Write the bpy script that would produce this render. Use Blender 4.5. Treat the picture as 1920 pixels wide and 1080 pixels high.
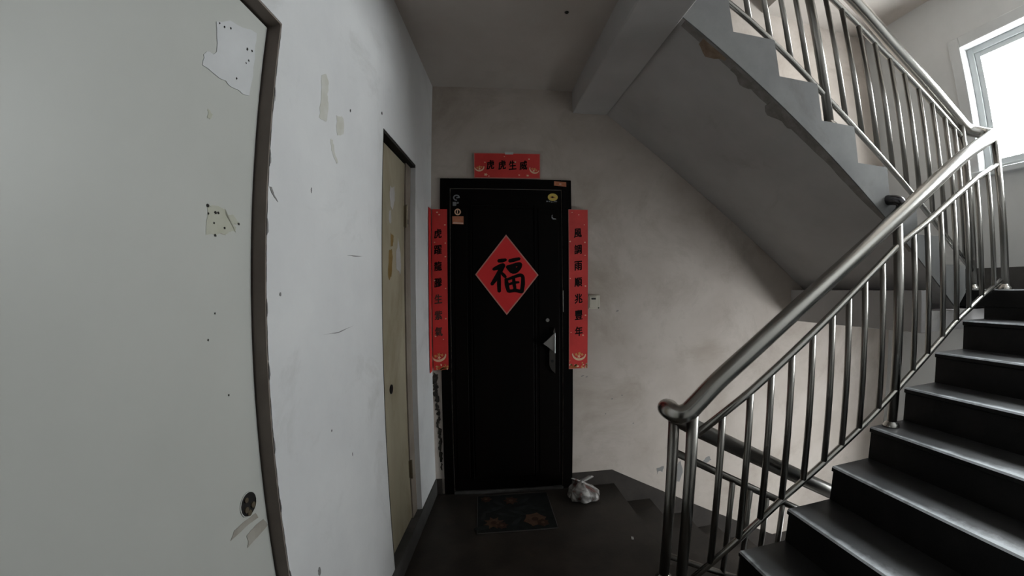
import bpy, bmesh, math, random
from mathutils import Vector, Matrix, noise as mnoise
random.seed(7)
S = bpy.context.scene
COL = S.collection
for o in list(bpy.data.objects):
    bpy.data.objects.remove(o)

# ------------------------------------------------------------------ camera, sky, exposure
cam = bpy.data.cameras.new('camera')
cam.type = 'PANO'                       # a real wide doorbell lens: radial fisheye polynomial
cam.panorama_type = 'FISHEYE_LENS_POLYNOMIAL'
cam.sensor_fit = 'HORIZONTAL'
cam.sensor_width = 36.0
cam.sensor_height = 20.25
K = [-0.001108233610282941, 0.07561040277616679, -0.0004580710980709653, -3.9365233791178664e-05, 9.702484052298566e-07]
cam.fisheye_polynomial_k0 = -K[0]
cam.fisheye_polynomial_k1 = -K[1]
cam.fisheye_polynomial_k2 = -K[2]
cam.fisheye_polynomial_k3 = -K[3]
cam.fisheye_polynomial_k4 = -K[4]
cam.fisheye_fov = math.radians(175)
cam.clip_start = 0.01
camo = bpy.data.objects.new('camera', cam)
COL.objects.link(camo)
RX = Vector((0.9952201598304896, -0.09720538135190179, -0.00937802235047516))
RY = Vector((0.09720510576543301, 0.995264251822055, -0.00048626969458586257))
RZ = Vector((0.009380878429318264, -0.0004276462512820673, 0.9999559071471992))
camo.matrix_world = Matrix(((RX.x, RZ.x, -RY.x, 0), (RX.y, RZ.y, -RY.y, 0), (RX.z, RZ.z, -RY.z, 1.35), (0, 0, 0, 1)))
S.camera = camo

world = bpy.data.worlds.new('overcast_sky')
S.world = world
world.use_nodes = True
bg = world.node_tree.nodes['Background']
bg.inputs['Color'].default_value = (0.95, 0.98, 1.0, 1)
bg.inputs['Strength'].default_value = 43.0
S.view_settings.view_transform = 'Standard'
S.view_settings.look = 'None'
S.view_settings.gamma = 1
S.view_settings.use_curve_mapping = False
S.view_settings.exposure = 0.0
try:
    S.cycles.use_denoising = True
    S.cycles.max_bounces = 14
    S.cycles.diffuse_bounces = 8
    S.cycles.glossy_bounces = 5
    S.cycles.transparent_max_bounces = 12
    S.cycles.sample_clamp_indirect = 6.0
except Exception:
    pass


def portal(name, loc, w, h):
    """light portal in a window opening: guides sampling of the sky, gives off no light of its own"""
    l = bpy.data.lights.new(name, 'AREA')
    l.shape = 'RECTANGLE'
    l.size, l.size_y = w, h
    l.energy = 0.0
    ok = False
    try:
        l.cycles.is_portal = True
        ok = True
    except Exception:
        pass
    if not ok:
        bpy.data.lights.remove(l)
        return
    o = bpy.data.objects.new(name, l)
    COL.objects.link(o)
    o.location = loc
    o.rotation_euler = (0, math.radians(90), 0)   # light faces -x, into the stairwell


# measured layout (metres)
D = 2.4411            # far wall
LX, SL = 0.5705, 0.1218   # left wall: x = -LX + SL*y (it runs a little out of square)
R = 3.459             # end wall with the windows
YB = -0.12            # wall behind the camera
H = 2.674             # ceiling of the landing
HT = 3.56             # ceiling over the stairs
SK = 0.108            # skirting height
ZL = 1.312            # half landing up
ZD = -0.78            # half landing down
YN = 1.41             # inner edge of the near flight
YS = 1.45             # inner edge of the far flights
WIN = (0.42, 1.655, 2.125, 3.06)      # y0,y1,z0,z1 upper window
WUP = (0.42, 0.72, 5.30, 5.60)        # small unseen window one storey up, added to brighten the upper stairs
HS = 6.2              # top of the stairwell
WLO = (0.25, 1.38, -0.35, 0.62)       # lower window
portal('window_portal', (R + 0.02, (WIN[0] + WIN[1]) / 2, (WIN[2] + WIN[3]) / 2), WIN[3] - WIN[2], WIN[1] - WIN[0])
portal('window_portal_lower', (R + 0.02, (WLO[0] + WLO[1]) / 2, (WLO[2] + WLO[3]) / 2), WLO[3] - WLO[2], WLO[1] - WLO[0])


portal('window_portal_upper', (R + 0.02, (WUP[0] + WUP[1]) / 2, (WUP[2] + WUP[3]) / 2), WUP[3] - WUP[2], WUP[1] - WUP[0])


# ------------------------------------------------------------------ materials
def new_mat(name):
    m = bpy.data.materials.new(name)
    m.use_nodes = True
    nt = m.node_tree
    b = nt.nodes['Principled BSDF']
    return m, nt, b


def plain(name, col, rough=0.5, metal=0.0, spec=0.5, coat=0.0):
    m, nt, b = new_mat(name)
    b.inputs['Base Color'].default_value = (*col, 1)
    b.inputs['Roughness'].default_value = rough
    b.inputs['Metallic'].default_value = metal
    b.inputs['Specular IOR Level'].default_value = spec
    b.inputs['Coat Weight'].default_value = coat
    return m


def mottled(name, c1, c2, scale=4.0, detail=6.0, rough=0.8, lo=0.35, hi=0.65, spec=0.3, bump=0.0, bscale=60,
            smudge=None, sm_scale=2.2, sm_lo=0.62, sm_hi=0.78, stretch=None, metal=0.0, rough_var=0.0):
    m, nt, b = new_mat(name)
    N, Lk = nt.nodes, nt.links
    tc = N.new('ShaderNodeTexCoord')
    mp = N.new('ShaderNodeMapping')
    Lk.new(tc.outputs['Object'], mp.inputs['Vector'])
    if stretch:
        mp.inputs['Scale'].default_value = stretch
    nz = N.new('ShaderNodeTexNoise')
    nz.inputs['Scale'].default_value = scale
    nz.inputs['Detail'].default_value = detail
    nz.inputs['Roughness'].default_value = 0.6
    Lk.new(mp.outputs['Vector'], nz.inputs['Vector'])
    cr = N.new('ShaderNodeValToRGB')
    cr.color_ramp.elements[0].position = lo
    cr.color_ramp.elements[1].position = hi
    cr.color_ramp.elements[0].color = (*c1, 1)
    cr.color_ramp.elements[1].color = (*c2, 1)
    Lk.new(nz.outputs['Fac'], cr.inputs['Fac'])
    out = cr.outputs['Color']
    if smudge:
        n2 = N.new('ShaderNodeTexNoise')
        n2.inputs['Scale'].default_value = sm_scale
        n2.inputs['Detail'].default_value = 8
        n2.inputs['Roughness'].default_value = 0.72
        n2.inputs['Distortion'].default_value = 0.6
        Lk.new(mp.outputs['Vector'], n2.inputs['Vector'])
        mr = N.new('ShaderNodeMapRange')
        mr.inputs['From Min'].default_value = sm_lo
        mr.inputs['From Max'].default_value = sm_hi
        mr.inputs['To Max'].default_value = 0.75
        Lk.new(n2.outputs['Fac'], mr.inputs['Value'])
        mx = N.new('ShaderNodeMix')
        mx.data_type = 'RGBA'
        Lk.new(mr.outputs['Result'], mx.inputs['Factor'])
        Lk.new(out, mx.inputs['A'])
        mx.inputs['B'].default_value = (*smudge, 1)
        out = mx.outputs['Result']
    Lk.new(out, b.inputs['Base Color'])
    b.inputs['Roughness'].default_value = rough
    if rough_var:
        r2 = N.new('ShaderNodeMapRange')
        r2.inputs['To Min'].default_value = rough - rough_var
        r2.inputs['To Max'].default_value = rough + rough_var
        Lk.new(nz.outputs['Fac'], r2.inputs['Value'])
        Lk.new(r2.outputs['Result'], b.inputs['Roughness'])
    b.inputs['Specular IOR Level'].default_value = spec
    b.inputs['Metallic'].default_value = metal
    if bump:
        n3 = N.new('ShaderNodeTexNoise')
        n3.inputs['Scale'].default_value = bscale
        n3.inputs['Detail'].default_value = 4
        Lk.new(mp.outputs['Vector'], n3.inputs['Vector'])
        bp = N.new('ShaderNodeBump')
        bp.inputs['Strength'].default_value = bump
        bp.inputs['Distance'].default_value = 0.004
        Lk.new(n3.outputs['Fac'], bp.inputs['Height'])
        Lk.new(bp.outputs['Normal'], b.inputs['Normal'])
    return m


M = {}
M['wall_left'] = mottled('plaster_left', (0.61, 0.61, 0.61), (0.67, 0.67, 0.665), 3.0, rough=0.85, smudge=(0.40, 0.395, 0.375), sm_scale=2.4, sm_lo=0.54, sm_hi=0.85, bump=0.12, bscale=45)
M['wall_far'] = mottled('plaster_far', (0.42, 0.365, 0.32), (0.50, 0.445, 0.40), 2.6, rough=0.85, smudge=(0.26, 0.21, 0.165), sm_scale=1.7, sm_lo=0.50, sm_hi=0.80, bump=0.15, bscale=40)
M['wall_end'] = mottled('plaster_end', (0.58, 0.585, 0.58), (0.64, 0.642, 0.635), 2.5, rough=0.85, bump=0.1)
M['ceiling'] = mottled('ceiling_paint', (0.49, 0.445, 0.405), (0.56, 0.515, 0.475), 2.2, rough=0.9, smudge=(0.31, 0.29, 0.26), sm_scale=1.3, sm_lo=0.55, sm_hi=0.85, bump=0.1)
M['soffit'] = mottled('soffit_paint', (0.42, 0.405, 0.395), (0.49, 0.475, 0.465), 2.2, rough=0.9, smudge=(0.26, 0.235, 0.20), sm_scale=2.0, sm_lo=0.58, sm_hi=0.85, bump=0.1)
M['stringer'] = mottled('stringer_paint', (0.155, 0.155, 0.153), (0.205, 0.205, 0.20), 3.5, rough=0.8, smudge=(0.115, 0.105, 0.095), sm_scale=3.0, sm_lo=0.58, sm_hi=0.8, bump=0.15)
M['floor'] = mottled('floor_concrete', (0.022, 0.019, 0.016), (0.048, 0.040, 0.033), 5.0, 9, rough=0.5, smudge=(0.10, 0.062, 0.045), sm_scale=3.2, sm_lo=0.60, sm_hi=0.85, bump=0.2, bscale=70, spec=0.35, rough_var=0.15)
M['step'] = mottled('step_riser_shaded', (0.005, 0.005, 0.005), (0.012, 0.0115, 0.011), 7.0, 9, rough=0.45, smudge=(0.022, 0.021, 0.020), sm_scale=5.0, sm_lo=0.58, sm_hi=0.85, bump=0.25, bscale=55, spec=0.25)  # near-black colour holds the shade of faces turned from the window
# treads: dark cement, window light painted in, paler towards nosing and away from the rail
m, nt, b = new_mat('step_tread_painted_light')
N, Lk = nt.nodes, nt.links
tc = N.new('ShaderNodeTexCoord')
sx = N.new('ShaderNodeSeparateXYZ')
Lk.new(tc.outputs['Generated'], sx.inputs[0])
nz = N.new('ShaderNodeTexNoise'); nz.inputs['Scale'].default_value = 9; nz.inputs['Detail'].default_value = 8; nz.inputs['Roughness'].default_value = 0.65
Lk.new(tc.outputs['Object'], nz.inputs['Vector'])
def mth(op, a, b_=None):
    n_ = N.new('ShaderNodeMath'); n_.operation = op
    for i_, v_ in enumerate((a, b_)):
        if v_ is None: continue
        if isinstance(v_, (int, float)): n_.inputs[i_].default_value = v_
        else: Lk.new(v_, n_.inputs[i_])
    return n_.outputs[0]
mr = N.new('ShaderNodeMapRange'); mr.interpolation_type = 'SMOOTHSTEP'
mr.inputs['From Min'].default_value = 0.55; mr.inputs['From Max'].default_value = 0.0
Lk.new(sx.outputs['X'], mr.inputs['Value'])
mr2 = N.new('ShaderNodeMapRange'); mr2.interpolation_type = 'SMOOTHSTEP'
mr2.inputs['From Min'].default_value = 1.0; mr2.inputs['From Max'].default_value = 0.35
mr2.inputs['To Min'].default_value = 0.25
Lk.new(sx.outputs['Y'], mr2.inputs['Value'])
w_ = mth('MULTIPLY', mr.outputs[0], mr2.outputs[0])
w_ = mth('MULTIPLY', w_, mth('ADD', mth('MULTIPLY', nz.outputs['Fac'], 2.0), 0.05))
mr3 = N.new('ShaderNodeMapRange'); mr3.interpolation_type = 'SMOOTHSTEP'      # painted highlight along the very edge
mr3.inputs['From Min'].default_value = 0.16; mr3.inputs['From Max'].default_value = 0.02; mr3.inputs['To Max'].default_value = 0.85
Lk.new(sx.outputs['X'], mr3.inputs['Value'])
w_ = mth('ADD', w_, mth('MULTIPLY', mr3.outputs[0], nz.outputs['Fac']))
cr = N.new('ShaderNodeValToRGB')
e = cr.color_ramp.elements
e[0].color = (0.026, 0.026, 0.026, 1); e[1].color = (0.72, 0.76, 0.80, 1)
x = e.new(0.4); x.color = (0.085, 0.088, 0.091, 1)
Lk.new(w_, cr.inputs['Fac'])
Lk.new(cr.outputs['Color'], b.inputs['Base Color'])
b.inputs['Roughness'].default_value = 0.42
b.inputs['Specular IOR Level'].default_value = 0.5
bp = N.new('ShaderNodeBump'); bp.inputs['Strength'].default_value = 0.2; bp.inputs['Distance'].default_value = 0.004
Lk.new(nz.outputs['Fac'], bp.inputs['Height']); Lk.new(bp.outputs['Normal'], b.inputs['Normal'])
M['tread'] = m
M['skirting'] = mottled('skirting_cement', (0.050, 0.048, 0.045), (0.082, 0.078, 0.074), 9.0, rough=0.7, bump=0.15)
M['skirting_dark'] = mottled('skirting_dark', (0.024, 0.020, 0.017), (0.042, 0.034, 0.029), 9.0, rough=0.65, bump=0.15)
M['landing'] = mottled('landing_cement', (0.24, 0.245, 0.25), (0.34, 0.345, 0.35), 6.0, rough=0.35, bump=0.15)  # pale base colour stands in for window glare on the landing
M['steel'] = plain('stainless_steel', (0.47, 0.455, 0.425), 0.26, 1.0)
M['steel_rod'] = plain('dull_stainless_steel', (0.27, 0.258, 0.24), 0.30, 1.0)
M['door_white'] = mottled('cream_door_paint', (0.465, 0.47, 0.435), (0.51, 0.513, 0.478), 1.6, rough=0.42, smudge=(0.46, 0.47, 0.43), sm_scale=2.5, sm_lo=0.55, sm_hi=0.8, spec=0.4)
M['jamb'] = mottled('brown_jamb_paint', (0.185, 0.150, 0.130), (0.24, 0.20, 0.175), 6.0, rough=0.6, bump=0.1)
M['cupboard'] = mottled('old_yellowed_paint', (0.25, 0.215, 0.145), (0.37, 0.33, 0.245), 2.0, rough=0.5, smudge=(0.155, 0.118, 0.06), sm_scale=2.6, sm_lo=0.46, sm_hi=0.68, stretch=(1, 1, 0.35))
M['cup_frame'] = mottled('old_frame_paint', (0.19, 0.155, 0.125), (0.27, 0.23, 0.19), 5.0, rough=0.6, bump=0.2)
M['gap'] = plain('dark_gap', (0.012, 0.011, 0.008), 0.9)
M['black_door'] = mottled('black_door_lacquer', (0.0010, 0.0008, 0.0008), (0.0030, 0.0018, 0.0015), 5.0, rough=0.5, spec=0.06, stretch=(1, 1, 0.2))
M['putty'] = mottled('white_putty', (0.545, 0.55, 0.55), (0.60, 0.605, 0.605), 7.0, rough=0.8, bump=0.15)
M['putty_grey'] = mottled('bare_grey_patch', (0.38, 0.36, 0.345), (0.44, 0.42, 0.405), 7.0, rough=0.8)
M['glue'] = mottled('yellow_glue_stain', (0.42, 0.415, 0.325), (0.485, 0.485, 0.42), 9.0, rough=0.6)
M['glue_wall'] = mottled('faint_glue_stain', (0.50, 0.49, 0.43), (0.575, 0.57, 0.53), 14.0, rough=0.8)
M['ochre'] = mottled('ochre_bare_wood', (0.17, 0.105, 0.03), (0.24, 0.16, 0.06), 12.0, rough=0.7)
M['hole'] = plain('dark_chip', (0.015, 0.013, 0.011), 0.9)
M['tape'] = mottled('old_brown_tape', (0.29, 0.265, 0.225), (0.38, 0.355, 0.31), 16.0, rough=0.4, smudge=(0.16, 0.13, 0.11), sm_scale=12, sm_lo=0.6, sm_hi=0.75)
M['red'] = mottled('red_paper', (0.50, 0.030, 0.026), (0.62, 0.042, 0.038), 6.0, rough=0.45, spec=0.4)
M['red_fu'] = mottled('red_paper_diamond', (0.68, 0.028, 0.030), (0.74, 0.036, 0.036), 3.0, rough=0.5, spec=0.3)
M['red_edge'] = plain('pink_paper_edge', (0.52, 0.22, 0.18), 0.6)
M['ink'] = plain('black_ink', (0.003, 0.002, 0.002), 0.6, 0.0, 0.1)
M['ink_faded'] = plain('faded_ink', (0.045, 0.020, 0.014), 0.55)
M['gold'] = plain('gold_print', (0.62, 0.30, 0.09), 0.4)
M['gold_pale'] = plain('pale_gold_print', (0.75, 0.50, 0.33), 0.4)
M['gold_dark'] = plain('dark_gold_print', (0.40, 0.14, 0.03), 0.45)
M['cream'] = plain('cream_plastic', (0.50, 0.46, 0.38), 0.45)
M['slot'] = plain('dark_slot', (0.012, 0.011, 0.010), 0.4)
M['orange_paper'] = mottled('orange_label_paper', (0.40, 0.125, 0.06), (0.50, 0.20, 0.11), 30.0, rough=0.6)
M['pink_line'] = plain('pale_print', (0.62, 0.42, 0.34), 0.6)
M['yellow'] = plain('yellow_sticker', (0.60, 0.45, 0.09), 0.5)
M['white_print'] = plain('grey_white_print', (0.20, 0.21, 0.22), 0.6)
M['chrome'] = plain('worn_chrome', (0.30, 0.285, 0.27), 0.30, 1.0)
M['chrome_dark'] = plain('dull_chrome', (0.10, 0.092, 0.085), 0.35, 1.0)
M['lock_dark'] = plain('dark_lock_hole', (0.010, 0.010, 0.010), 0.35)
M['mat_base'] = mottled('mat_pile_dark', (0.003, 0.0035, 0.0035), (0.008, 0.010, 0.009), 18.0, rough=0.95, bump=0.5, bscale=300)
M['mat_edge'] = plain('mat_binding', (0.05, 0.045, 0.042), 0.9)
M['petal'] = mottled('mat_flower_orange', (0.050, 0.025, 0.012), (0.085, 0.047, 0.026), 25.0, rough=0.95)
M['petal2'] = mottled('mat_flower_red', (0.026, 0.011, 0.006), (0.046, 0.022, 0.012), 25.0, rough=0.95)
M['leaf'] = mottled('mat_leaf_green', (0.007, 0.010, 0.009), (0.016, 0.020, 0.018), 20.0, rough=0.95)
M['frame_white'] = plain('white_window_frame', (0.62, 0.65, 0.66), 0.35)
M['reveal'] = mottled('window_reveal_paint', (0.55, 0.56, 0.56), (0.62, 0.63, 0.63), 4.0, rough=0.7)
M['patch_dark'] = mottled('crumbled_dark_plaster', (0.012, 0.010, 0.008), (0.05, 0.043, 0.036), 40.0, rough=0.95, bump=0.6, bscale=120)
M['patch_grey'] = plain('grey_scuff', (0.20, 0.195, 0.19), 0.85)
M['scar'] = mottled('bare_render', (0.20, 0.185, 0.17), (0.30, 0.285, 0.27), 14.0, rough=0.95, bump=0.4, bscale=80)
M['scar_brown'] = mottled('brown_render', (0.22, 0.15, 0.10), (0.30, 0.23, 0.17), 22.0, rough=0.95, bump=0.4, bscale=80)
M['scar_dark'] = mottled('dark_render', (0.20, 0.185, 0.17), (0.29, 0.27, 0.255), 20.0, rough=0.95, bump=0.4, bscale=80)
M['steel_dark'] = plain('tarnished_steel', (0.10, 0.095, 0.10), 0.25, 1.0)
M['litter'] = plain('white_scrap', (0.55, 0.55, 0.53), 0.7)
M['hinge'] = plain('painted_steel_hinge', (0.16, 0.13, 0.09), 0.45, 0.6)

# glass pane
m, nt, b = new_mat('window_glass')
nt.nodes.remove(b)
tr = nt.nodes.new('ShaderNodeBsdfTransparent')
tr.inputs['Color'].default_value = (0.97, 0.98, 0.98, 1)
gl = nt.nodes.new('ShaderNodeBsdfGlossy')
gl.inputs['Roughness'].default_value = 0.02
mx = nt.nodes.new('ShaderNodeMixShader')
mx.inputs['Fac'].default_value = 0.06
nt.links.new(tr.outputs[0], mx.inputs[1])
nt.links.new(gl.outputs[0], mx.inputs[2])
nt.links.new(mx.outputs[0], nt.nodes['Material Output'].inputs['Surface'])
M['glass'] = m

# thin white plastic of the bag
m, nt, b = new_mat('thin_white_plastic')
N, Lk = nt.nodes, nt.links
tc = N.new('ShaderNodeTexCoord')
nz = N.new('ShaderNodeTexNoise')
nz.inputs['Scale'].default_value = 13
nz.inputs['Detail'].default_value = 4
nz.inputs['Distortion'].default_value = 1.2
Lk.new(tc.outputs['Object'], nz.inputs['Vector'])
cr = N.new('ShaderNodeValToRGB')
e = cr.color_ramp.elements
e[0].position, e[0].color = 0.36, (0.10, 0.045, 0.04, 1)
e[1].position, e[1].color = 0.62, (0.46, 0.44, 0.42, 1)
x = e.new(0.44); x.color = (0.15, 0.14, 0.13, 1)
x = e.new(0.53); x.color = (0.27, 0.255, 0.245, 1)
Lk.new(nz.outputs['Fac'], cr.inputs['Fac'])
Lk.new(cr.outputs['Color'], b.inputs['Base Color'])
b.inputs['Roughness'].default_value = 0.25
b.inputs['Coat Weight'].default_value = 0.5
b.inputs['Coat Roughness'].default_value = 0.12
M['bag'] = m


# ------------------------------------------------------------------ helpers
def link(o, parent=None):
    COL.objects.link(o)
    if parent is not None:
        o.parent = parent
        o.matrix_parent_inverse = Matrix()
        if parent.location.length > 0 or parent.rotation_euler[2]:
            # children are modelled in world coordinates
            o.matrix_parent_inverse = parent.matrix_basis.inverted()
    return o


def obj(name, bm, mat, parent=None, smooth=False):
    me = bpy.data.meshes.new(name)
    bmesh.ops.recalc_face_normals(bm, faces=bm.faces)
    bm.to_mesh(me)
    bm.free()
    if smooth:
        for p in me.polygons:
            p.use_smooth = True
    o = bpy.data.objects.new(name, me)
    for mm in (mat if isinstance(mat, (list, tuple)) else [mat]):
        me.materials.append(mm)
    return link(o, parent)


def struct(o):
    o['kind'] = 'structure'
    return o


def tag(o, label, cat, group=None):
    o['label'] = label
    o['category'] = cat
    if group:
        o['group'] = group
    return o


def thing(name, loc, label=None, cat=None, group=None):
    o = bpy.data.objects.new(name, None)
    COL.objects.link(o)
    o.empty_display_size = 0.05
    o.location = loc
    if label:
        tag(o, label, cat, group)
    return o


def add_box(bm, lo, hi, bevel=0.0):
    r = bmesh.ops.create_cube(bm, size=1.0)
    vs = r['verts']
    c = [(lo[i] + hi[i]) / 2 for i in range(3)]
    s = [max(hi[i] - lo[i], 1e-5) for i in range(3)]
    for v in vs:
        v.co = Vector((c[0] + v.co.x * s[0], c[1] + v.co.y * s[1], c[2] + v.co.z * s[2]))
    if bevel > 0:
        es = list({e for v in vs for e in v.link_edges})
        bmesh.ops.bevel(bm, geom=es, offset=bevel, segments=2, affect='EDGES', profile=0.5)
    return bm


def box(lo, hi, bevel=0.0):
    return add_box(bmesh.new(), lo, hi, bevel)


def add_tube(bm, pts, r, n=12, caps=True, radii=None):
    pts = [Vector(p) for p in pts]
    rings = []
    up0 = None
    for i, p in enumerate(pts):
        if i == 0:
            t = pts[1] - p
        elif i == len(pts) - 1:
            t = p - pts[i - 1]
        else:
            t = (pts[i + 1] - p).normalized() + (p - pts[i - 1]).normalized()
        t.normalize()
        if up0 is None:
            up0 = Vector((0, 0, 1)) if abs(t.z) < 0.9 else Vector((0, 1, 0))
        a = t.cross(up0)
        if a.length < 1e-6:
            a = t.orthogonal()
        a.normalize()
        b = a.cross(t).normalized()
        up0 = b
        rr = radii[i] if radii else r
        rings.append([bm.verts.new(p + (a * math.cos(2 * math.pi * k / n) + b * math.sin(2 * math.pi * k / n)) * rr) for k in range(n)])
    for A, B in zip(rings, rings[1:]):
        for k in range(n):
            bm.faces.new((A[k], A[(k + 1) % n], B[(k + 1) % n], B[k]))
    if caps:
        bm.faces.new(rings[0])
        bm.faces.new(rings[-1][::-1])
    return bm


def tube(pts, r, n=12, radii=None):
    return add_tube(bmesh.new(), pts, r, n, radii=radii)


def smooth_path(pts, sub=6):
    """Catmull-Rom through the points"""
    P = [Vector(p) for p in pts]
    P = [P[0] * 2 - P[1]] + P + [P[-1] * 2 - P[-2]]
    out = []
    for i in range(1, len(P) - 2):
        for k in range(sub):
            t = k / sub
            a, b, c, d = P[i - 1], P[i], P[i + 1], P[i + 2]
            out.append(0.5 * ((2 * b) + (c - a) * t + (2 * a - 5 * b + 4 * c - d) * t * t + (3 * b - a - 3 * c + d) * t ** 3))
    out.append(P[-2])
    return out


def add_prism(bm, pts, vec):
    """extrude a planar polygon by vec"""
    v = Vector(vec)
    a = [bm.verts.new(Vector(p)) for p in pts]
    b = [bm.verts.new(Vector(p) + v) for p in pts]
    bm.faces.new(a)
    bm.faces.new(b[::-1])
    n = len(a)
    for i in range(n):
        bm.faces.new((a[i], b[i], b[(i + 1) % n], a[(i + 1) % n]))
    return bm


def prism(pts, vec):
    return add_prism(bmesh.new(), pts, vec)


def add_lathe(bm, prof, c, n=20, axis='z'):
    """prof: (r, h) list"""
    rings = []
    for r, h in prof:
        ring = []
        for k in range(n):
            a = 2 * math.pi * k / n
            p = Vector((r * math.cos(a), r * math.sin(a), h))
            if axis == 'y':
                p = Vector((p.x, h, p.y))
            elif axis == 'x':
                p = Vector((h, p.x, p.y))
            ring.append(bm.verts.new(Vector(c) + p))
        rings.append(ring)
    for A, B in zip(rings, rings[1:]):
        for k in range(n):
            bm.faces.new((A[k], A[(k + 1) % n], B[(k + 1) % n], B[k]))
    bm.faces.new(rings[0])
    bm.faces.new(rings[-1][::-1])
    return bm


def lathe(prof, c, n=20, axis='z'):
    return add_lathe(bmesh.new(), prof, c, n, axis)


def lw(y, z, out=0.0):
    """point on the left wall plane, moved 'out' metres off it into the room"""
    k = 1 / math.sqrt(1 + SL * SL)
    return Vector((-LX + SL * y + out * k, y - out * SL * k, z))


LN = Vector((1, -SL, 0)).normalized()      # left wall normal, into the room


def ragged(pts, amp, sub=4):
    """roughen a closed 2-D outline"""
    out = []
    n = len(pts)
    for i in range(n):
        a, b = Vector(pts[i]), Vector(pts[(i + 1) % n])
        for k in range(sub):
            p = a.lerp(b, k / sub)
            if k:
                p = p + Vector((random.uniform(-amp, amp), random.uniform(-amp, amp)))
            out.append((p.x, p.y))
    return out


def left_patch(name, pts, mat, parent, off, amp=0.004, th=0.0015):
    p3 = [lw(y, z, off) for y, z in ragged(pts, amp)]
    return obj(name, prism(p3, LN * th), mat, parent)


def far_patch(name, pts, mat, parent, y, th=0.0008):
    return obj(name, prism([(x, y, z) for x, z in pts], (0, -th, 0)), mat, parent)


def ellipse(cx, cz, rx, rz, n=20, rot=0):
    c, s = math.cos(rot), math.sin(rot)
    return [(cx + rx * math.cos(a) * c - rz * math.sin(a) * s, cz + rx * math.cos(a) * s + rz * math.sin(a) * c)
            for a in [2 * math.pi * k / n for k in range(n)]]


# ------------------------------------------------------------------ room shell
# left wall with two door openings: pieces in the wall's own direction
ND = (-0.11, 0.854, 1.99)          # near door opening y0,y1,top
CD = (1.580, 2.083, 2.022)         # cupboard door opening
CDB = 0.10
bm = bmesh.new()


def lwall_piece(y0, y1, z0, z1, th=0.16):
    pts = [lw(y0, z0), lw(y1, z0), lw(y1, z1), lw(y0, z1)]
    add_prism(bm, pts, -LN * th)


lwall_piece(YB - 0.1, D + 0.06, max(ND[2], CD[2]), H + 0.1)
lwall_piece(ND[1], CD[0], -0.02, CD[2])
lwall_piece(CD[1], D + 0.06, -0.02, CD[2])
lwall_piece(CD[0], CD[1], -0.02, CDB)
lwall_piece(YB - 0.1, ND[1], ND[2], CD[2])
lwall_piece(YB - 0.1, ND[0], -0.02, ND[2])
wall_left = struct(obj('wall_left', bm, M['wall_left']))

# far wall (one slab, from the lower landing to the top)
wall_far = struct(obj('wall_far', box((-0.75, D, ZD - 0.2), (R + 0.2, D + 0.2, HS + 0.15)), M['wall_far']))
# end wall with two window openings
bm = bmesh.new()
y0, y1 = YB - 0.15, D
for (a, b_, c, d) in ((y0, y1, ZD - 0.2, WLO[2]), (y0, WLO[0], WLO[2], WLO[3]), (WLO[1], y1, WLO[2], WLO[3]),
                      (y0, y1, WLO[3], WIN[2]), (y0, WIN[0], WIN[2], WIN[3]), (WIN[1], y1, WIN[2], WIN[3]), (y0, y1, WIN[3], WUP[2]), (y0, WUP[0], WUP[2], WUP[3]), (WUP[1], y1, WUP[2], WUP[3]), (y0, y1, WUP[3], HS + 0.15)):
    add_box(bm, (R, a, c), (R + 0.2, b_, d))
wall_end = struct(obj('wall_end', bm, M['wall_end']))
struct(obj('wall_back', box((-0.85, YB - 0.15, ZD - 0.2), (R, YB, HS + 0.15)), M['wall_end']))
# landing floor (L-shaped, with the flight going down cut out)
FX = 0.93
bm = bmesh.new()
add_prism(bm, [(-0.8, YB, 0), (1.16, YB, 0), (1.16, YS - 0.02, 0), (FX, YS - 0.02, 0), (FX, D, 0), (-0.8, D, 0)], (0, 0, -0.14))
floor = struct(obj('floor', bm, M['floor']))
# landing ceiling / slab of the floor above
struct(obj('ceiling', box((-0.8, YB, H), (0.66, D, H + 0.15)), M['ceiling']))
# beam across the landing edge
XB1, XB2, ZB = 0.657, 0.896, 2.516
struct(obj('beam', box((XB1, YB, ZB), (XB2, D, H + 0.15), 0.006), M['soffit']))
# ceiling over the stairs and the closing wall of the floor above
struct(obj('ceiling_stair', box((2.30, YB, HT), (R, D, HT + 0.2)), M['ceiling']))
struct(obj('ceiling_top', box((-0.1, YB, HS), (R, D, HS + 0.15)), M['ceiling']))
struct(obj('wall_upper', box((-0.1, YB, H + 0.15), (0.0, D, HS)), M['wall_end']))
# wall below the landing edge (behind the descending steps)
struct(obj('wall_below', box((-0.1, YB, ZD - 0.2), (0.0, D, -0.14)), M['wall_end']))

# half landings
hl = struct(obj('floor_half_landing', box((2.905, YB, ZL - 0.10), (R, D, ZL), 0.004), [M['step'], M['landing']]))
for p_ in hl.data.polygons:
    p_.material_index = 1 if p_.normal.z > 0.5 else 0
struct(obj('beam_half_landing', box((2.345, YS + 0.01, 1.085), (2.44, D, 1.315), 0.004), M['soffit']))
struct(obj('beam_half_landing.001', box((2.935, YB, 1.085), (3.10, YN, ZL - 0.1), 0.004), M['soffit']))
struct(obj('slab_half_landing', box((2.44, YS + 0.01, 1.09), (R, D, 1.20)), M['soffit']))
struct(obj('floor_lower_landing', box((-0.1, YB, ZD - 0.12), (R, D, ZD)), M['floor']))

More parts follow.
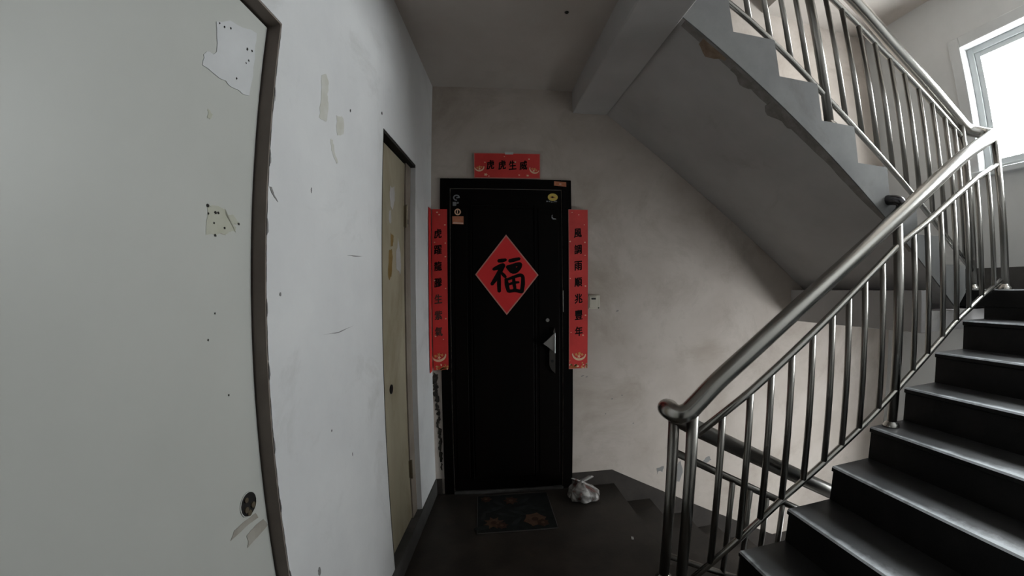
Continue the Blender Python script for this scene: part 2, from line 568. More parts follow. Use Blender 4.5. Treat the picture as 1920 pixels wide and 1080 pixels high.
# skirtings
bm = bmesh.new()
for a, b_ in ((ND[1] + 0.02, D),):
    add_prism(bm, [lw(a, 0, -0.01), lw(b_, 0, -0.01), lw(b_, SK, -0.01), lw(a, SK, -0.01)], LN * 0.018)
struct(obj('baseboard_left', bm, M['skirting']))
bm = box((-0.273, D - 0.008, 0), (-0.232, D + 0.01, SK), 0.002)
add_box(bm, (0.632, D - 0.008, 0), (0.915, D + 0.01, SK - 0.008), 0.002)
struct(obj('baseboard_far', bm, M['skirting_dark']))
# stair skirting following the flight going down
SLD = 0.53
pts = [(0.915, D + 0.005, SK - 0.008), (2.315, D + 0.005, SK - 0.008 - 1.4 * SLD), (R, D + 0.005, SK - 0.008 - 1.4 * SLD),
       (R, D + 0.005, ZD - 0.1), (2.0, D + 0.005, ZD - 0.1), (0.915, D + 0.005, -0.1)]
struct(obj('baseboard_stair', prism(pts, (0, -0.012, 0)), M['skirting_dark']))
struct(obj('baseboard_end', box((R - 0.012, YB, ZL), (R + 0.01, D, ZL + 0.145), 0.003), M['skirting']))
struct(obj('baseboard_landing', box((2.95, D - 0.012, ZL), (R - 0.012, D + 0.01, ZL + 0.145), 0.003), M['skirting']))


# ------------------------------------------------------------------ windows
def window(name, W, visible=True):
    y0, y1, z0, z1 = W
    root = thing(name, (R + 0.1, (y0 + y1) / 2, z0))
    struct(root)
    def ring(nm, x0, x1, m0, m1, mat):
        bm = bmesh.new()
        add_box(bm, (x0, y0 + m0, z0 + m0), (x1, y0 + m1, z1 - m0), 0.003)
        add_box(bm, (x0, y1 - m1, z0 + m0), (x1, y1 - m0, z1 - m0), 0.003)
        add_box(bm, (x0, y0 + m1, z0 + m0), (x1, y1 - m1, z0 + m1), 0.003)
        add_box(bm, (x0, y0 + m1, z1 - m1), (x1, y1 - m1, z1 - m0), 0.003)
        return obj(nm, bm, mat, root)
    # raised plaster surround standing proud of the wall
    bm = bmesh.new()
    w = 0.085
    add_box(bm, (R - 0.022, y0 - w, z0 - 0.035), (R + 0.01, y0, z1 + w), 0.006)
    add_box(bm, (R - 0.022, y1, z0 - 0.035), (R + 0.01, y1 + w, z1 + w), 0.006)
    add_box(bm, (R - 0.022, y0, z1), (R + 0.01, y1, z1 + w), 0.006)
    obj('surround', bm, M['reveal'], root)
    obj('sill', box((R - 0.05, y0 - w, z0 - 0.04), (R + 0.09, y1 + w, z0), 0.006), M['frame_white'], root)
    ring('window_frame', R + 0.07, R + 0.13, 0.0, 0.045, M['frame_white'])
    ym = (y0 + y1) / 2 - 0.25
    for a, b_ in ((y0 + 0.045, ym), (ym, y1 - 0.045)):
        bm = bmesh.new()
        s = 0.04
        add_box(bm, (R + 0.08, a, z0 + 0.045), (R + 0.12, a + s, z1 - 0.045), 0.003)
        add_box(bm, (R + 0.08, b_ - s, z0 + 0.045), (R + 0.12, b_, z1 - 0.045), 0.003)
        add_box(bm, (R + 0.08, a + s, z0 + 0.045), (R + 0.12, b_ - s, z0 + 0.045 + s), 0.003)
        add_box(bm, (R + 0.08, a + s, z1 - 0.045 - s), (R + 0.12, b_ - s, z1 - 0.045), 0.003)
        sash = obj('sash', bm, M['frame_white'], root)
        obj('pane', box((R + 0.097, a + s - 0.004, z0 + 0.045 + s - 0.004), (R + 0.102, b_ - s + 0.004, z1 - 0.045 - s + 0.004)), M['glass'], sash)


window('window_1', WIN)
window('window_2', WLO)
window('window_added', WUP)

# ------------------------------------------------------------------ stairs
NX = [1.160, 1.408, 1.660, 1.900, 2.147, 2.400, 2.665, 2.905]
NZ = [0.148, 0.315, 0.487, 0.650, 0.822, 0.985, 1.145, ZL]


def slope_prism(name, pts, y0, y1, mat, parent):
    return obj(name, prism([(x, y0, z) for x, z in pts], (0, y1 - y0, 0)), mat, parent)


fl = thing('stair_flight', (1.16, 0.7, 0), 'dark concrete stair flight rising to the window, nearest to the viewer', 'stairs', None)
Y0 = 0.02 + YB
for k in range(7):
    x0, x1 = NX[k], NX[k + 1] + 0.02
    zb = (NZ[k - 1] if k else 0.0)
    nose = 0.012
    pts = [(x0 + nose, zb - 0.0), (x0 + nose, NZ[k] - 0.030), (x0, NZ[k] - 0.024), (x0, NZ[k] - 0.007), (x0 + 0.007, NZ[k]),
           (x1, NZ[k]), (x1, zb)]
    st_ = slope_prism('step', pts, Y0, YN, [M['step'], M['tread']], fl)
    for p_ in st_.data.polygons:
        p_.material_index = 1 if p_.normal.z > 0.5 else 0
# top riser
slope_prism('riser', [(2.905, NZ[6]), (2.905, ZL - 0.1), (2.93, ZL - 0.1), (2.93, NZ[6])], Y0, YN, M['step'], fl)
slope_prism('waist_slab', [(1.26, 0.0), (2.93, 1.09), (2.93, 0.92), (1.50, 0.0)], Y0, YN - 0.004, M['stringer'], fl)

# flight going down along the far wall
fd = thing('stair_flight', (FX, 1.95, 0), 'dark concrete stair flight going down along the far wall behind the railing', 'stairs')
g, r = 0.276, 0.276 * SLD
nd = 5
for k in range(nd):
    x0 = FX + k * g
    z = -r * (k + 1)
    if z < ZD + 0.02:
        break
    pts = [(x0 - 0.0, z + r - 0.001), (x0 + 0.0, z), (x0 + g + 0.01, z), (x0 + g + 0.022, z - 0.008), (x0 + g + 0.022, z - 0.028), (x0 + g, z - 0.034),
           (x0 + g, z - 0.17), (x0, z - 0.14)]
    pts = [(x0, z), (x0 + g - 0.005, z), (x0 + g, z - 0.006), (x0 + g, z - r), (x0, z - r)]
    slope_prism('step', pts, YS, D - 0.008, M['floor'], fd)
slope_prism('waist_slab', [(FX - 0.1, -0.14), (FX, -r * 1.0), (FX + 5 * g, -r * 6), (FX + 5 * g, -r * 6 - 0.14), (FX - 0.1, -0.3)], YS + 0.002, D - 0.01, M['stringer'], fd)

# upper flight, rising back over the landing along the far wall
fu = thing('stair_flight', (2.70, 1.95, ZL), 'pale painted concrete stair flight overhead, its underside above the descending stairs', 'stairs')
UI = [(2.755, 1.312), (2.529, 1.456), (2.298, 1.612), (2.078, 1.778), (1.858, 1.952), (1.638, 2.140), (1.405, 2.330), (1.172, 2.520), (0.930, 2.700)]
# UI[j] = inner corner (riser j foot, on tread j)
for j in range(len(UI) - 1):
    x, z = UI[j]
    x2, z2 = UI[j + 1]
    nose = x + 0.004
    pts = [(nose, z), (nose, z2 - 0.006), (nose - 0.006, z2), (x2 + 0.002, z2)]
    slope_prism('step', pts, YS, D - 0.003, M['stringer'], fu)
sof = [(x, 2.562 - 0.7686 * (x - 0.897)) for x in (0.897, 1.30, 1.70, 2.10, 2.40, 2.66)]
SDROP = 0.040     # the underside hangs a little lower along the far wall
top = [(2.755, 1.312)] + [(x, z - 0.0) for x, z in UI[1:]] + [(0.897, 2.80)]
top = [(2.757, 1.318)] + [(UI[j][0] - 0.004, UI[j][1] + 0.006) for j in range(1, len(UI))] + [(0.897, 2.73)]
o_ = slope_prism('waist_slab', sof + top, YS, D - 0.003, M['soffit'], fu)
for v in o_.data.vertices:
    if v.co.y > D - 0.1 and any(abs(v.co.x - x) < 1e-4 and abs(v.co.z - z) < 1e-4 for x, z in sof):
        v.co.z -= SDROP
# thin fascia on the open side of the flight (painted a shade lighter)
sl_pts = sof + [(2.757, 1.30)] + [p for j in range(0, len(UI) - 1) for p in ((UI[j][0], UI[j][1] - 0.004), (UI[j][0], UI[j + 1][1] - 0.004))] + [(0.93, 2.69), (0.897, 2.69)]
slope_prism('fascia', sl_pts, YS - 0.008, YS, M['stringer'], fu)
# crumbled band along the underside edge
def sof_z(x):
    for a, b_ in zip(sof, sof[1:]):
        if a[0] <= x <= b_[0]:
            return a[1] + (b_[1] - a[1]) * (x - a[0]) / (b_[0] - a[0])
    return sof[-1][1]


def scar(xa, xb, w0, w1, mat, dz, n=26, base=0.0):
    bm = bmesh.new()
    prev = None
    rw = [random.random() for _ in range(n + 3)]
    for i in range(n + 1):
        x = xa + (xb - xa) * i / n
        t = i / n
        w = (w0 + (w1 - w0) * (rw[i] + rw[i + 1] * 2 + rw[i + 2]) / 4) * (0.35 + 0.65 * math.sin(math.pi * min(1, 0.15 + t)) ** 0.5)
        z = sof_z(x)
        dq = lambda q: SDROP * q / (D - YS)
        cur = [bm.verts.new((x, YS + base, z - dz - dq(base))), bm.verts.new((x, YS + base + w, z - dz - dq(base + w)))]
        if prev:
            bm.faces.new((prev[0], cur[0], cur[1], prev[1]))
        prev = cur
    r_ = bmesh.ops.extrude_face_region(bm, geom=list(bm.faces))
    for v in r_['geom']:
        if isinstance(v, bmesh.types.BMVert):
            v.co.z -= 0.0015
    return obj('plaster_scar', bm, mat, fu)


scar(0.93, 2.25, 0.040, 0.060, M['scar'], 0.0004, 40)
scar(1.02, 1.13, 0.02, 0.09, M['scar_brown'], 0.0022, 7, 0.01)
scar(1.17, 1.30, 0.01, 0.08, M['scar_dark'], 0.0022, 8, 0.015)
scar(1.36, 1.52, 0.02, 0.10, M['scar_dark'], 0.0022, 9, 0.01)

# ------------------------------------------------------------------ railings
ST = M['steel']


def interp(tab, x):
    for (a, za), (b, zb) in zip(tab, tab[1:]):
        if a <= x <= b or b <= x <= a:
            return za + (zb - za) * (x - a) / (b - a)
    (a, za), (b, zb) = (tab[-2], tab[-1]) if abs(x - tab[-1][0]) < abs(x - tab[0][0]) else (tab[0], tab[1])
    return za + (zb - za) * (x - a) / (b - a)


def flange(name, x, y, z, parent, r=0.04):
    return obj(name, lathe([(r, 0), (r, 0.006), (r * 0.86, 0.016), (r * 0.6, 0.026), (r * 0.55, 0.034)], (x, y, z), 18), ST, parent, True)


YR, YU = 1.36, 1.50
HAND = [(0.86, 0.893), (0.948, 0.971), (1.084, 1.071), (1.299, 1.222), (1.543, 1.383), (1.83, 1.564), (2.179, 1.777), (2.621, 2.037), (2.957, 2.198)]
MID = [(0.865, 0.765), (1.108, 0.918), (1.317, 1.064), (1.546, 1.224), (1.756, 1.371), (2.006, 1.540), (2.248, 1.662), (2.508, 1.804), (2.773, 1.942), (3.05, 2.06)]
BOT = [(0.90, 0.100), (1.331, 0.415), (1.82, 0.713), (2.16, 0.935), (2.487, 1.140), (2.75, 1.265), (3.0, 1.365)]
rail = thing('stair_railing', (0.84, YR, 0), 'stainless steel railing climbing beside the dark steps to the half landing', 'railing')
hp = [(0.805, 1.478, 0.838), (0.774, 1.448, 0.852), (0.768, 1.405, 0.853), (0.785, 1.370, 0.848), (0.818, YR, 0.858)] + [(x, YR, z) for x, z in HAND] + \
     [(3.04, YR + 0.005, 2.238), (3.085, YR + 0.04, 2.262)]
obj('handrail', add_tube(bmesh.new(), smooth_path(hp, 5), 0.0375, 18), ST, rail, True)
obj('middle_rail', tube([(x, YR, z) for x, z in MID], 0.016, 12), ST, rail, True)
obj('bottom_rail', tube([(x, YR, z) for x, z in BOT], 0.015, 12), ST, rail, True)
np_ = obj('newel_post', tube([(0.842, YR, 0.0), (0.842, YR, 0.86)], 0.0235, 16), M['steel_rod'], rail, True)
flange('post_foot', 0.842, YR, 0.0, np_)
mp_ = obj('main_post', tube([(2.006, YR + 0.01, NZ[3]), (2.006, YR, 1.66)], 0.0235, 16), M['steel_rod'], rail, True)
flange('post_foot', 2.006, YR + 0.01, NZ[3], mp_)
ep = obj('newel_post', tube([(3.055, YR, ZL), (3.055, YR, 2.23)], 0.0215, 16), M['steel_rod'], rail, True)
flange('post_foot', 3.055, YR, ZL, ep)
for x in (0.977, 1.108, 1.211, 1.317, 1.431, 1.546, 1.649, 1.756, 1.882, 2.130, 2.248, 2.376, 2.508, 2.634, 2.773, 2.915):
    obj('baluster', tube([(x, YR, interp(BOT, x)), (x, YR, interp(MID, x))], 0.0140, 10), M['steel_rod'], rail, True)

# railing of the flight going down
rd = thing('stair_railing', (0.84, YU, 0), 'stainless steel railing descending behind the climbing one, lower than it', 'railing')
DH = lambda x: 0.773 - 0.53 * (x - 0.868)
DM = lambda x: 0.627 - 0.55 * (x - 0.856)
DB = lambda x: 0.08 - 0.53 * (x - 0.93)
hp = [(0.806, 1.480, 0.836), (0.838, YU, 0.800), (0.90, YU, DH(0.90)), (1.3, YU, DH(1.3)), (1.8, YU, DH(1.8)), (2.3, YU, DH(2.3))]
obj('handrail', add_tube(bmesh.new(), smooth_path(hp, 5), 0.0360, 18), M['steel_rod'], rd, True)
obj('middle_rail', tube([(0.84, YU, DM(0.84)), (2.3, YU, DM(2.3))], 0.0165, 12), M['steel_rod'], rd, True)
obj('bottom_rail', tube([(0.84, YU, DB(0.84)), (2.3, YU, DB(2.3))], 0.0145, 12), M['steel_rod'], rd, True)
np_ = obj('newel_post', tube([(0.838, YU, -0.14), (0.838, YU, 0.79)], 0.0235, 16), M['steel_rod'], rd, True)
flange('post_foot', 0.838, YU, 0.0, np_)
np_ = obj('newel_post', tube([(2.3, YU, ZD), (2.3, YU, DH(2.3))], 0.0235, 16), M['steel_rod'], rd, True)
flange('post_foot', 2.3, YU, ZD, np_)
for k in range(11):
    x = 1.155 + 0.103 * k
    obj('baluster', tube([(x, YU, DB(x)), (x, YU, DM(x))], 0.0135, 10), M['steel_rod'], rd, True)

# railing of the upper flight
ru = thing('stair_railing', (2.9, YU, ZL), 'stainless steel railing on the overhead flight, sloping down to the window', 'railing')
UH = [(0.75, 4.02), (1.3, 3.59), (2.102, 2.960), (2.396, 2.720), (2.748, 2.482), (2.924, 2.372)]
UM = [(0.75, 3.80), (1.3, 3.385), (1.948, 2.905), (2.248, 2.686), (2.629, 2.450), (2.795, 2.350), (2.93, 2.262)]
UB = [(0.75, 3.08), (1.216, 2.725), (1.325, 2.648), (1.55, 2.470), (1.758, 2.297), (1.986, 2.121), (2.319, 1.876), (2.62, 1.655), (2.94, 1.430)]
zc = lambda z: min(z, HT - 0.05)
x_h = next(x / 1000 for x in range(750, 3000) if interp(UH, x / 1000) < HT - 0.06)
hp = [(x_h, YU, interp(UH, x_h))] + [(x, YU, z) for x, z in UH if x > x_h + 0.05] + [(2.985, YU, 2.335), (3.03, YU - 0.008, 2.312), (3.075, YU - 0.045, 2.292), (3.088, YU - 0.075, 2.275), (3.085, YR + 0.035, 2.262)]
obj('handrail', add_tube(bmesh.new(), smooth_path(hp, 5), 0.0375, 18), ST, ru, True)
x_m = next(x / 1000 for x in range(750, 3000) if interp(UM, x / 1000) < HT - 0.04)
obj('middle_rail', tube([(x_m, YU, interp(UM, x_m))] + [(x, YU, z) for x, z in UM if x > x_m + 0.02], 0.017, 12), ST, ru, True)
obj('bottom_rail', tube([(x, YU, z) for x, z in UB], 0.015, 12), ST, ru, True)
ep = obj('newel_post', tube([(2.952, YU, ZL), (2.952, YU, 2.34)], 0.0225, 16), M['steel_rod'], ru, True)
flange('post_foot', 2.952, YU, ZL, ep)
mp_ = obj('main_post', tube([(1.752, YU, UI[5][1]), (1.752, YU, interp(UH, 1.752))], 0.0235, 16), M['steel_rod'], ru, True)
flange('post_foot', 1.752, YU, UI[5][1], mp_)
for x in (0.985, 1.10, 1.216, 1.325, 1.437, 1.55, 1.652, 1.876, 1.986, 2.097, 2.208, 2.319, 2.43, 2.545, 2.66, 2.775, 2.865):
    zt = min(interp(UM, x), HT - 0.02)
    obj('baluster', tube([(x, YU, interp(UB, x)), (x, YU, zt)], 0.0140, 10), M['steel_rod'], ru, True)
# dull steel elbow bracket clamped to the corner of the flight
el = [(2.10, 1.40, 1.73), (2.085, 1.385, 1.745), (2.07, 1.39, 1.765), (2.06, 1.43, 1.775), (2.06, 1.47, 1.775)]
obj('elbow_bracket', add_tube(bmesh.new(), smooth_path(el, 4), 0.026, 12), M['steel_dark'], ru, True)

# ------------------------------------------------------------------ door_1: black entrance door
DX0, DX1, DZ = -0.2155, 0.632, 2.050
d1 = thing('door_1', ((DX0 + DX1) / 2, D, 0))
struct(d1)
F = 0.062
yf = D - 0.014
bm = bmesh.new()
add_box(bm, (DX0, yf, 0.0), (DX0 + F, D + 0.02, DZ), 0.003)
add_box(bm, (DX1 - F, yf, 0.0), (DX1, D + 0.02, DZ), 0.003)
add_box(bm, (DX0 + F, yf, DZ - F), (DX1 - F, D + 0.02, DZ), 0.003)
obj('door_frame', bm, M['black_door'], d1)
obj('threshold', box((DX0 + F, D - 0.02, 0), (DX1 - F, D + 0.02, 0.018), 0.003), M['skirting'], d1)
leaf = obj('door_leaf', box((DX0 + F + 0.004, D - 0.006, 0.02), (DX1 - F - 0.004, D + 0.03, DZ - F - 0.004), 0.003), M['black_door'], d1)
obj('panel', box((-0.012, D - 0.012, 0.11), (0.378, D - 0.004, 1.86), 0.004), M['black_door'], leaf)
bm = bmesh.new()
for a in (-0.026, 0.384):
    add_box(bm, (a, D - 0.014, 0.09), (a + 0.008, D - 0.004, 1.885), 0.002)
add_box(bm, (-0.026, D - 0.014, 1.877), (0.392, D - 0.004, 1.885), 0.002)
add_box(bm, (-0.026, D - 0.014, 0.09), (0.392, D - 0.004, 0.098), 0.002)
obj('molding', bm, M['black_door'], leaf)
for nm, (a, b_) in (('side_panel', (-0.125, -0.045)), ('side_panel', (0.41, 0.545))):
    obj(nm, box((a, D - 0.010, 0.11), (b_, D - 0.004, 1.86), 0.003), M['black_door'], leaf)
# lever handle on its long plate
hy = D - 0.012
hd = obj('handle_plate', prism([(0.474, hy, 0.845), (0.489, hy, 0.815), (0.512, hy, 0.795), (0.515, hy, 1.062), (0.508, hy, 1.09), (0.500, hy, 1.06), (0.474, hy, 0.94)], (0, -0.012, 0)), M['chrome_dark'], d1)
obj('lever', prism([(0.430, hy - 0.034, 0.992), (0.468, hy - 0.028, 1.022), (0.503, hy - 0.022, 1.055), (0.510, hy - 0.022, 1.058), (0.510, hy - 0.022, 0.928), (0.480, hy - 0.026, 0.955), (0.455, hy - 0.030, 0.975)], (0, 0.016, 0)), M['chrome'], hd)
obj('edge_bar', box((0.5045, hy - 0.030, 0.928), (0.5115, hy - 0.006, 1.058), 0.002), M['frame_white'], hd)
obj('keyhole', lathe([(0.009, 0), (0.009, 0.004)], (0.493, hy - 0.015, 0.875), 12, 'y'), M['lock_dark'], hd)
obj('peephole', lathe([(0.012, 0), (0.012, 0.006), (0.008, 0.008)], (0.465, D - 0.018, 1.14), 14, 'y'), M['chrome'], d1)
obj('frame_strip', box((0.566, yf - 0.003, 1.19), (0.571, yf + 0.002, 1.33), 0.001), M['chrome'], d1)


# ------------------------------------------------------------------ writing
def glyph_mesh(ch, cx, cz, size, y, th=0.0006, bold=0.0, sx=1.0):
    cu = bpy.data.curves.new('char', 'FONT')
    cu.body = ch
    cu.size = 1.0
    cu.offset = 0.006 if bold else 0.0
    cu.resolution_u = 3
    o = bpy.data.objects.new('char', cu)
    COL.objects.link(o)
    dg = bpy.context.evaluated_depsgraph_get()
    me = bpy.data.meshes.new_from_object(o.evaluated_get(dg))
    bpy.data.objects.remove(o)
    vs = [v.co.copy() for v in me.vertices]
    bm = bmesh.new()
    if vs:
        x0, x1 = min(v.x for v in vs), max(v.x for v in vs)
        z0, z1 = min(v.y for v in vs), max(v.y for v in vs)
        k = size / max(z1 - z0, x1 - x0, 1e-6)
        for sh, sv in ((0, 0), (0.030, 0.0), (0.0, 0.026), (-0.028, -0.01)) if bold else ((0, 0),):
            nv = [bm.verts.new((cx + ((v.x - (x0 + x1) / 2) * k + sh * size) * sx, y - 0.00002 * (sh + sv) * 100, cz + (v.y - (z0 + z1) / 2) * k + sv * size + 0.10 * sx * ((v.x - (x0 + x1) / 2) * k))) for v in vs]
            for p in me.polygons:
                try:
                    bm.faces.new([nv[i] for i in p.vertices])
                except ValueError:
                    pass
        r_ = bmesh.ops.extrude_face_region(bm, geom=list(bm.faces))
        for v in r_['geom']:
            if isinstance(v, bmesh.types.BMVert):
                v.co.y -= th
    bpy.data.meshes.remove(me)
    return bm


def ingot(cx, cz, s, y, parent, tilt=0.0):
    """gold ingot print: a pale crescent boat with a cluster of gold blossoms in it"""
    c, q = math.cos(tilt), math.sin(tilt)
    rt = lambda x, z: (cx + (x * c - z * q) * s, cz + (x * q + z * c) * s)
    outer = [rt(math.cos(a), 0.35 + 0.95 * math.sin(a) * 0.95) for a in [math.pi * (1 + k / 14) for k in range(15)]]
    inner = [rt(0.86 * math.cos(a), 0.42 + 0.66 * math.sin(a)) for a in [math.pi * (2 - k / 14) for k in range(15)]]
    far_patch('gold_ingot', outer + inner, M['gold_pale'], parent, y - 0.0012)
    for dx, dz, r_ in ((-0.42, 0.28, 0.24), (0.05, 0.42, 0.27), (0.45, 0.30, 0.22), (0.0, 0.02, 0.26)):
        px, pz = rt(dx, dz)
        far_patch('gold_blossom', [(px + r_ * s * (0.72 + 0.28 * math.cos(5 * a)) * math.cos(a), pz + r_ * s * (0.72 + 0.28 * math.cos(5 * a)) * math.sin(a)) for a in [2 * math.pi * k / 20 for k in range(20)]],
                  M['gold'] if dx else M['gold_pale'], parent, y - 0.0006)


def dots(spots, y, parent):
    for x, z, r_ in spots:
        far_patch('petal_print', [(x + r_ * (0.7 + 0.3 * math.cos(5 * a)) * math.cos(a), z + 0.8 * r_ * (0.7 + 0.3 * math.cos(5 * a)) * math.sin(a)) for a in [2 * math.pi * k / 15 for k in range(15)]],
                  M['gold_pale'], parent, y - 0.0004)


def border_strip(parent, pts, y, w):
    n = len(pts)
    cx = sum(p[0] for p in pts) / n
    cz = sum(p[1] for p in pts) / n
    inn = []
    for i in range(n):
        a, b_, c = Vector(pts[i - 1]), Vector(pts[i]), Vector(pts[(i + 1) % n])
        d1_ = (b_ - a).normalized(); d2_ = (c - b_).normalized()
        n1 = Vector((-d1_.y, d1_.x)); n2 = Vector((-d2_.y, d2_.x))
        if n1.dot(Vector((cx, cz)) - b_) < 0:
            n1 = -n1
        if n2.dot(Vector((cx, cz)) - b_) < 0:
            n2 = -n2
        m_ = (n1 + n2); m_ = m_ / max(m_.dot(n1), 1e-4)
        inn.append(b_ + m_ * w)
    bm = bmesh.new()
    for i in range(n):
        j = (i + 1) % n
        add_prism(bm, [(pts[i][0], y, pts[i][1]), (pts[j][0], y, pts[j][1]), (inn[j].x, y, inn[j].y), (inn[i].x, y, inn[i].y)], (0, -0.0006, 0))
    return obj('border', bm, M['red_edge'], parent)


YP = yf - 0.0035     # paper plane, just off the door frame
# horizontal scroll
pts = [(0.0, 2.052), (0.0, 2.217), (0.429, 2.220), (0.427, 2.054)]
hs = obj('couplet_scroll', prism([(x, YP, z) for x, z in pts], (0, 0.0015, 0)), M['red'])
tag(hs, 'short horizontal red paper scroll with black characters above the black door', 'scroll')
border_strip(hs, pts, YP - 0.0002, 0.004)
for ch, x in zip('虎虎生威', (0.105, 0.180, 0.248, 0.318)):
    obj('character', glyph_mesh(ch, x, 2.140, 0.060, YP - 0.0004, bold=0.032, sx=0.8), M['ink'], hs)
ingot(0.036, 2.112, 0.032, YP - 0.0002, hs, 0.15)
ingot(0.385, 2.105, 0.033, YP - 0.0002, hs, -0.35)
dots([(0.07, 2.155, 0.006), (0.265, 2.160, 0.008), (0.355, 2.182, 0.008), (0.195, 2.195, 0.005), (0.075, 2.075, 0.014), (0.29, 2.075, 0.007), (0.345, 2.073, 0.011), (0.095, 2.065, 0.006)], YP - 0.0002, hs)
obj('tape', prism([(0.20, YP - 0.001, 2.210), (0.252, YP - 0.001, 2.211), (0.255, YP - 0.001, 2.228), (0.198, YP - 0.001, 2.226)], (0, 0.0006, 0)), M['litter'], hs)


# right-hand scroll
def side_scroll(name, x0, x1, z0, z1, text, label, faded, wrap=False):
    cxl = -0.271
    if wrap:
        # folded round into the corner: a narrow strip lies on the left wall
        bm = prism([(cxl + 0.006, YP, z0), (x1, YP, z0 + 0.006), (x1, YP, z1), (cxl + 0.006, YP, z1)], (0, 0.0015, 0))
        s = obj(name, bm, M['red'])
        y_a, y_b = D - 0.022, D - 0.082
        q = [lw(y_a, z0, 0.004), lw(y_a, z1, 0.004), lw(y_b, z1, 0.004), lw(y_b, z0 - 0.004, 0.004)]
        obj('folded_edge', prism(q, LN * 0.0015), M['red'], s)
        x0 = cxl + 0.008
    else:
        s = obj(name, prism([(x0, YP, z0), (x1, YP, z0 + 0.002), (x1 + 0.012, YP, z1), (x0 + 0.006, YP, z1)], (0, 0.0015, 0)), M['red'])
        border_strip(s, [(x0, z0), (x1, z0 + 0.002), (x1 + 0.012, z1), (x0 + 0.006, z1)], YP - 0.0002, 0.0025)
    tag(s, label, 'scroll')
    xm = (x0 + x1) / 2 + (0.004 if not wrap else -0.012)
    zt = z1 - 0.155
    n = len(text)
    step = (z1 - z0 - 0.155 - 0.245) / (n - 1)
    for i, ch in enumerate(text):
        obj('character', glyph_mesh(ch, xm, zt - i * step, 0.062 if not wrap else 0.058, YP - 0.0004, bold=0.030, sx=0.80), M['ink_faded'] if (faded and i > 3) else M['ink'], s)
    ingot(xm, z0 + 0.080, 0.047, YP - 0.0002, s, 0.12 if wrap else -0.08)
    for k in range(26):
        x = random.uniform(x0 + 0.006, x1 - 0.006)
        z = z0 + 0.006 + abs(random.gauss(0, 0.018))
        far_patch('gold_leaf_print', ellipse(x, z, random.uniform(0.004, 0.009), random.uniform(0.003, 0.007), 7, random.uniform(0, 3)), random.choice([M['gold'], M['gold_dark'], M['gold_pale']]), s, YP - 0.0003)
    dd = [(x1 - 0.014, z1 - 0.10), (x0 + 0.014, z1 - 0.21), (x1 - 0.012, z1 - 0.215), (x1 - 0.012, z1 - 0.30), (x1 - 0.012, z1 - 0.50), (x0 + 0.012, z1 - 0.45), (x1 - 0.013, z1 - 0.69), (x0 + 0.015, z1 - 0.80), (x1 - 0.03, z1 - 0.82), (x0 + 0.03, z1 - 0.02), (x1 - 0.05, z1 - 0.035)]
    dots([(x, z, random.uniform(0.0045, 0.008)) for x, z in dd], YP - 0.0002, s)
    return s


side_scroll('couplet_scroll', 0.604, 0.729, 0.818, 1.857, '風調雨順兆豐年', 'long vertical red paper scroll down the handle side of the black door', False)
sl_ = side_scroll('couplet_scroll', -0.265, -0.170, 0.834, 1.850, '虎躍龍騰生紫氣', 'long vertical red paper scroll folded into the corner beside the black door', True, True)
for (za, zb, yo) in ((1.20, 1.24, 0.05), (1.05, 1.22, 0.034), (1.10, 1.19, 0.045), (0.97, 1.03, 0.034), (1.31, 1.325, 0.045)):  # pale slivers along the folded strip
    q = [lw(D - yo, za, 0.006), lw(D - yo, zb, 0.006), lw(D - yo - 0.006, zb - 0.004, 0.006), lw(D - yo - 0.004, za + 0.01, 0.006)]
    obj('pale_streak', prism(q, LN * 0.001), M['red_edge'], sl_)

# diamond poster with the character fu
dp = [(0.202, 1.690), (0.408, 1.430), (0.202, 1.178), (0.004, 1.436)]
YD = D - 0.0155
fu_p = obj('diamond_poster', prism([(x, YD, z) for x, z in dp], (0, 0.002, 0)), M['red_fu'])
tag(fu_p, 'red paper diamond with one large black brush character on the black door', 'poster')
border_strip(fu_p, dp, YD - 0.0003, 0.0075)


def q2w(u, v):
    """layout of the brush character on the poster"""
    return (0.004 + (u - 70) / 740.0 * 0.404, 1.690 - (v - 65) / 950.0 * 0.512)


STROKES = [
    [(340, 378, 36), (385, 374, 42), (430, 365, 30)],
    [(280, 478, 30), (320, 462, 44), (370, 440, 50), (405, 425, 40)],
    [(400, 425, 44), (360, 500, 50), (315, 580, 48), (262, 655, 34)],
    [(352, 540, 30), (348, 640, 42), (350, 738, 36)],
    [(372, 515, 26), (400, 545, 36), (425, 572, 28)],
    [(468, 380, 36), (520, 368, 40), (590, 352, 30)],
    [(440, 452, 34), (500, 440, 42), (560, 420, 40), (596, 418, 36), (585, 455, 44), (545, 500, 44), (500, 515, 34)],
    [(448, 455, 34), (480, 490, 40), (500, 515, 34)],
    [(480, 480, 36), (545, 470, 38)],
    [(428, 590, 30), (440, 660, 44), (460, 738, 36)],
    [(445, 600, 26), (520, 572, 32), (595, 548, 36), (624, 570, 40)],
    [(624, 565, 36), (622, 650, 44), (606, 748, 40)],
    [(458, 735, 32), (530, 725, 34), (600, 742, 36)],
    [(450, 662, 22), (520, 640, 30), (575, 632, 22)],
    [(515, 572, 28), (520, 650, 36), (528, 725, 30)],
]
bm = bmesh.new()
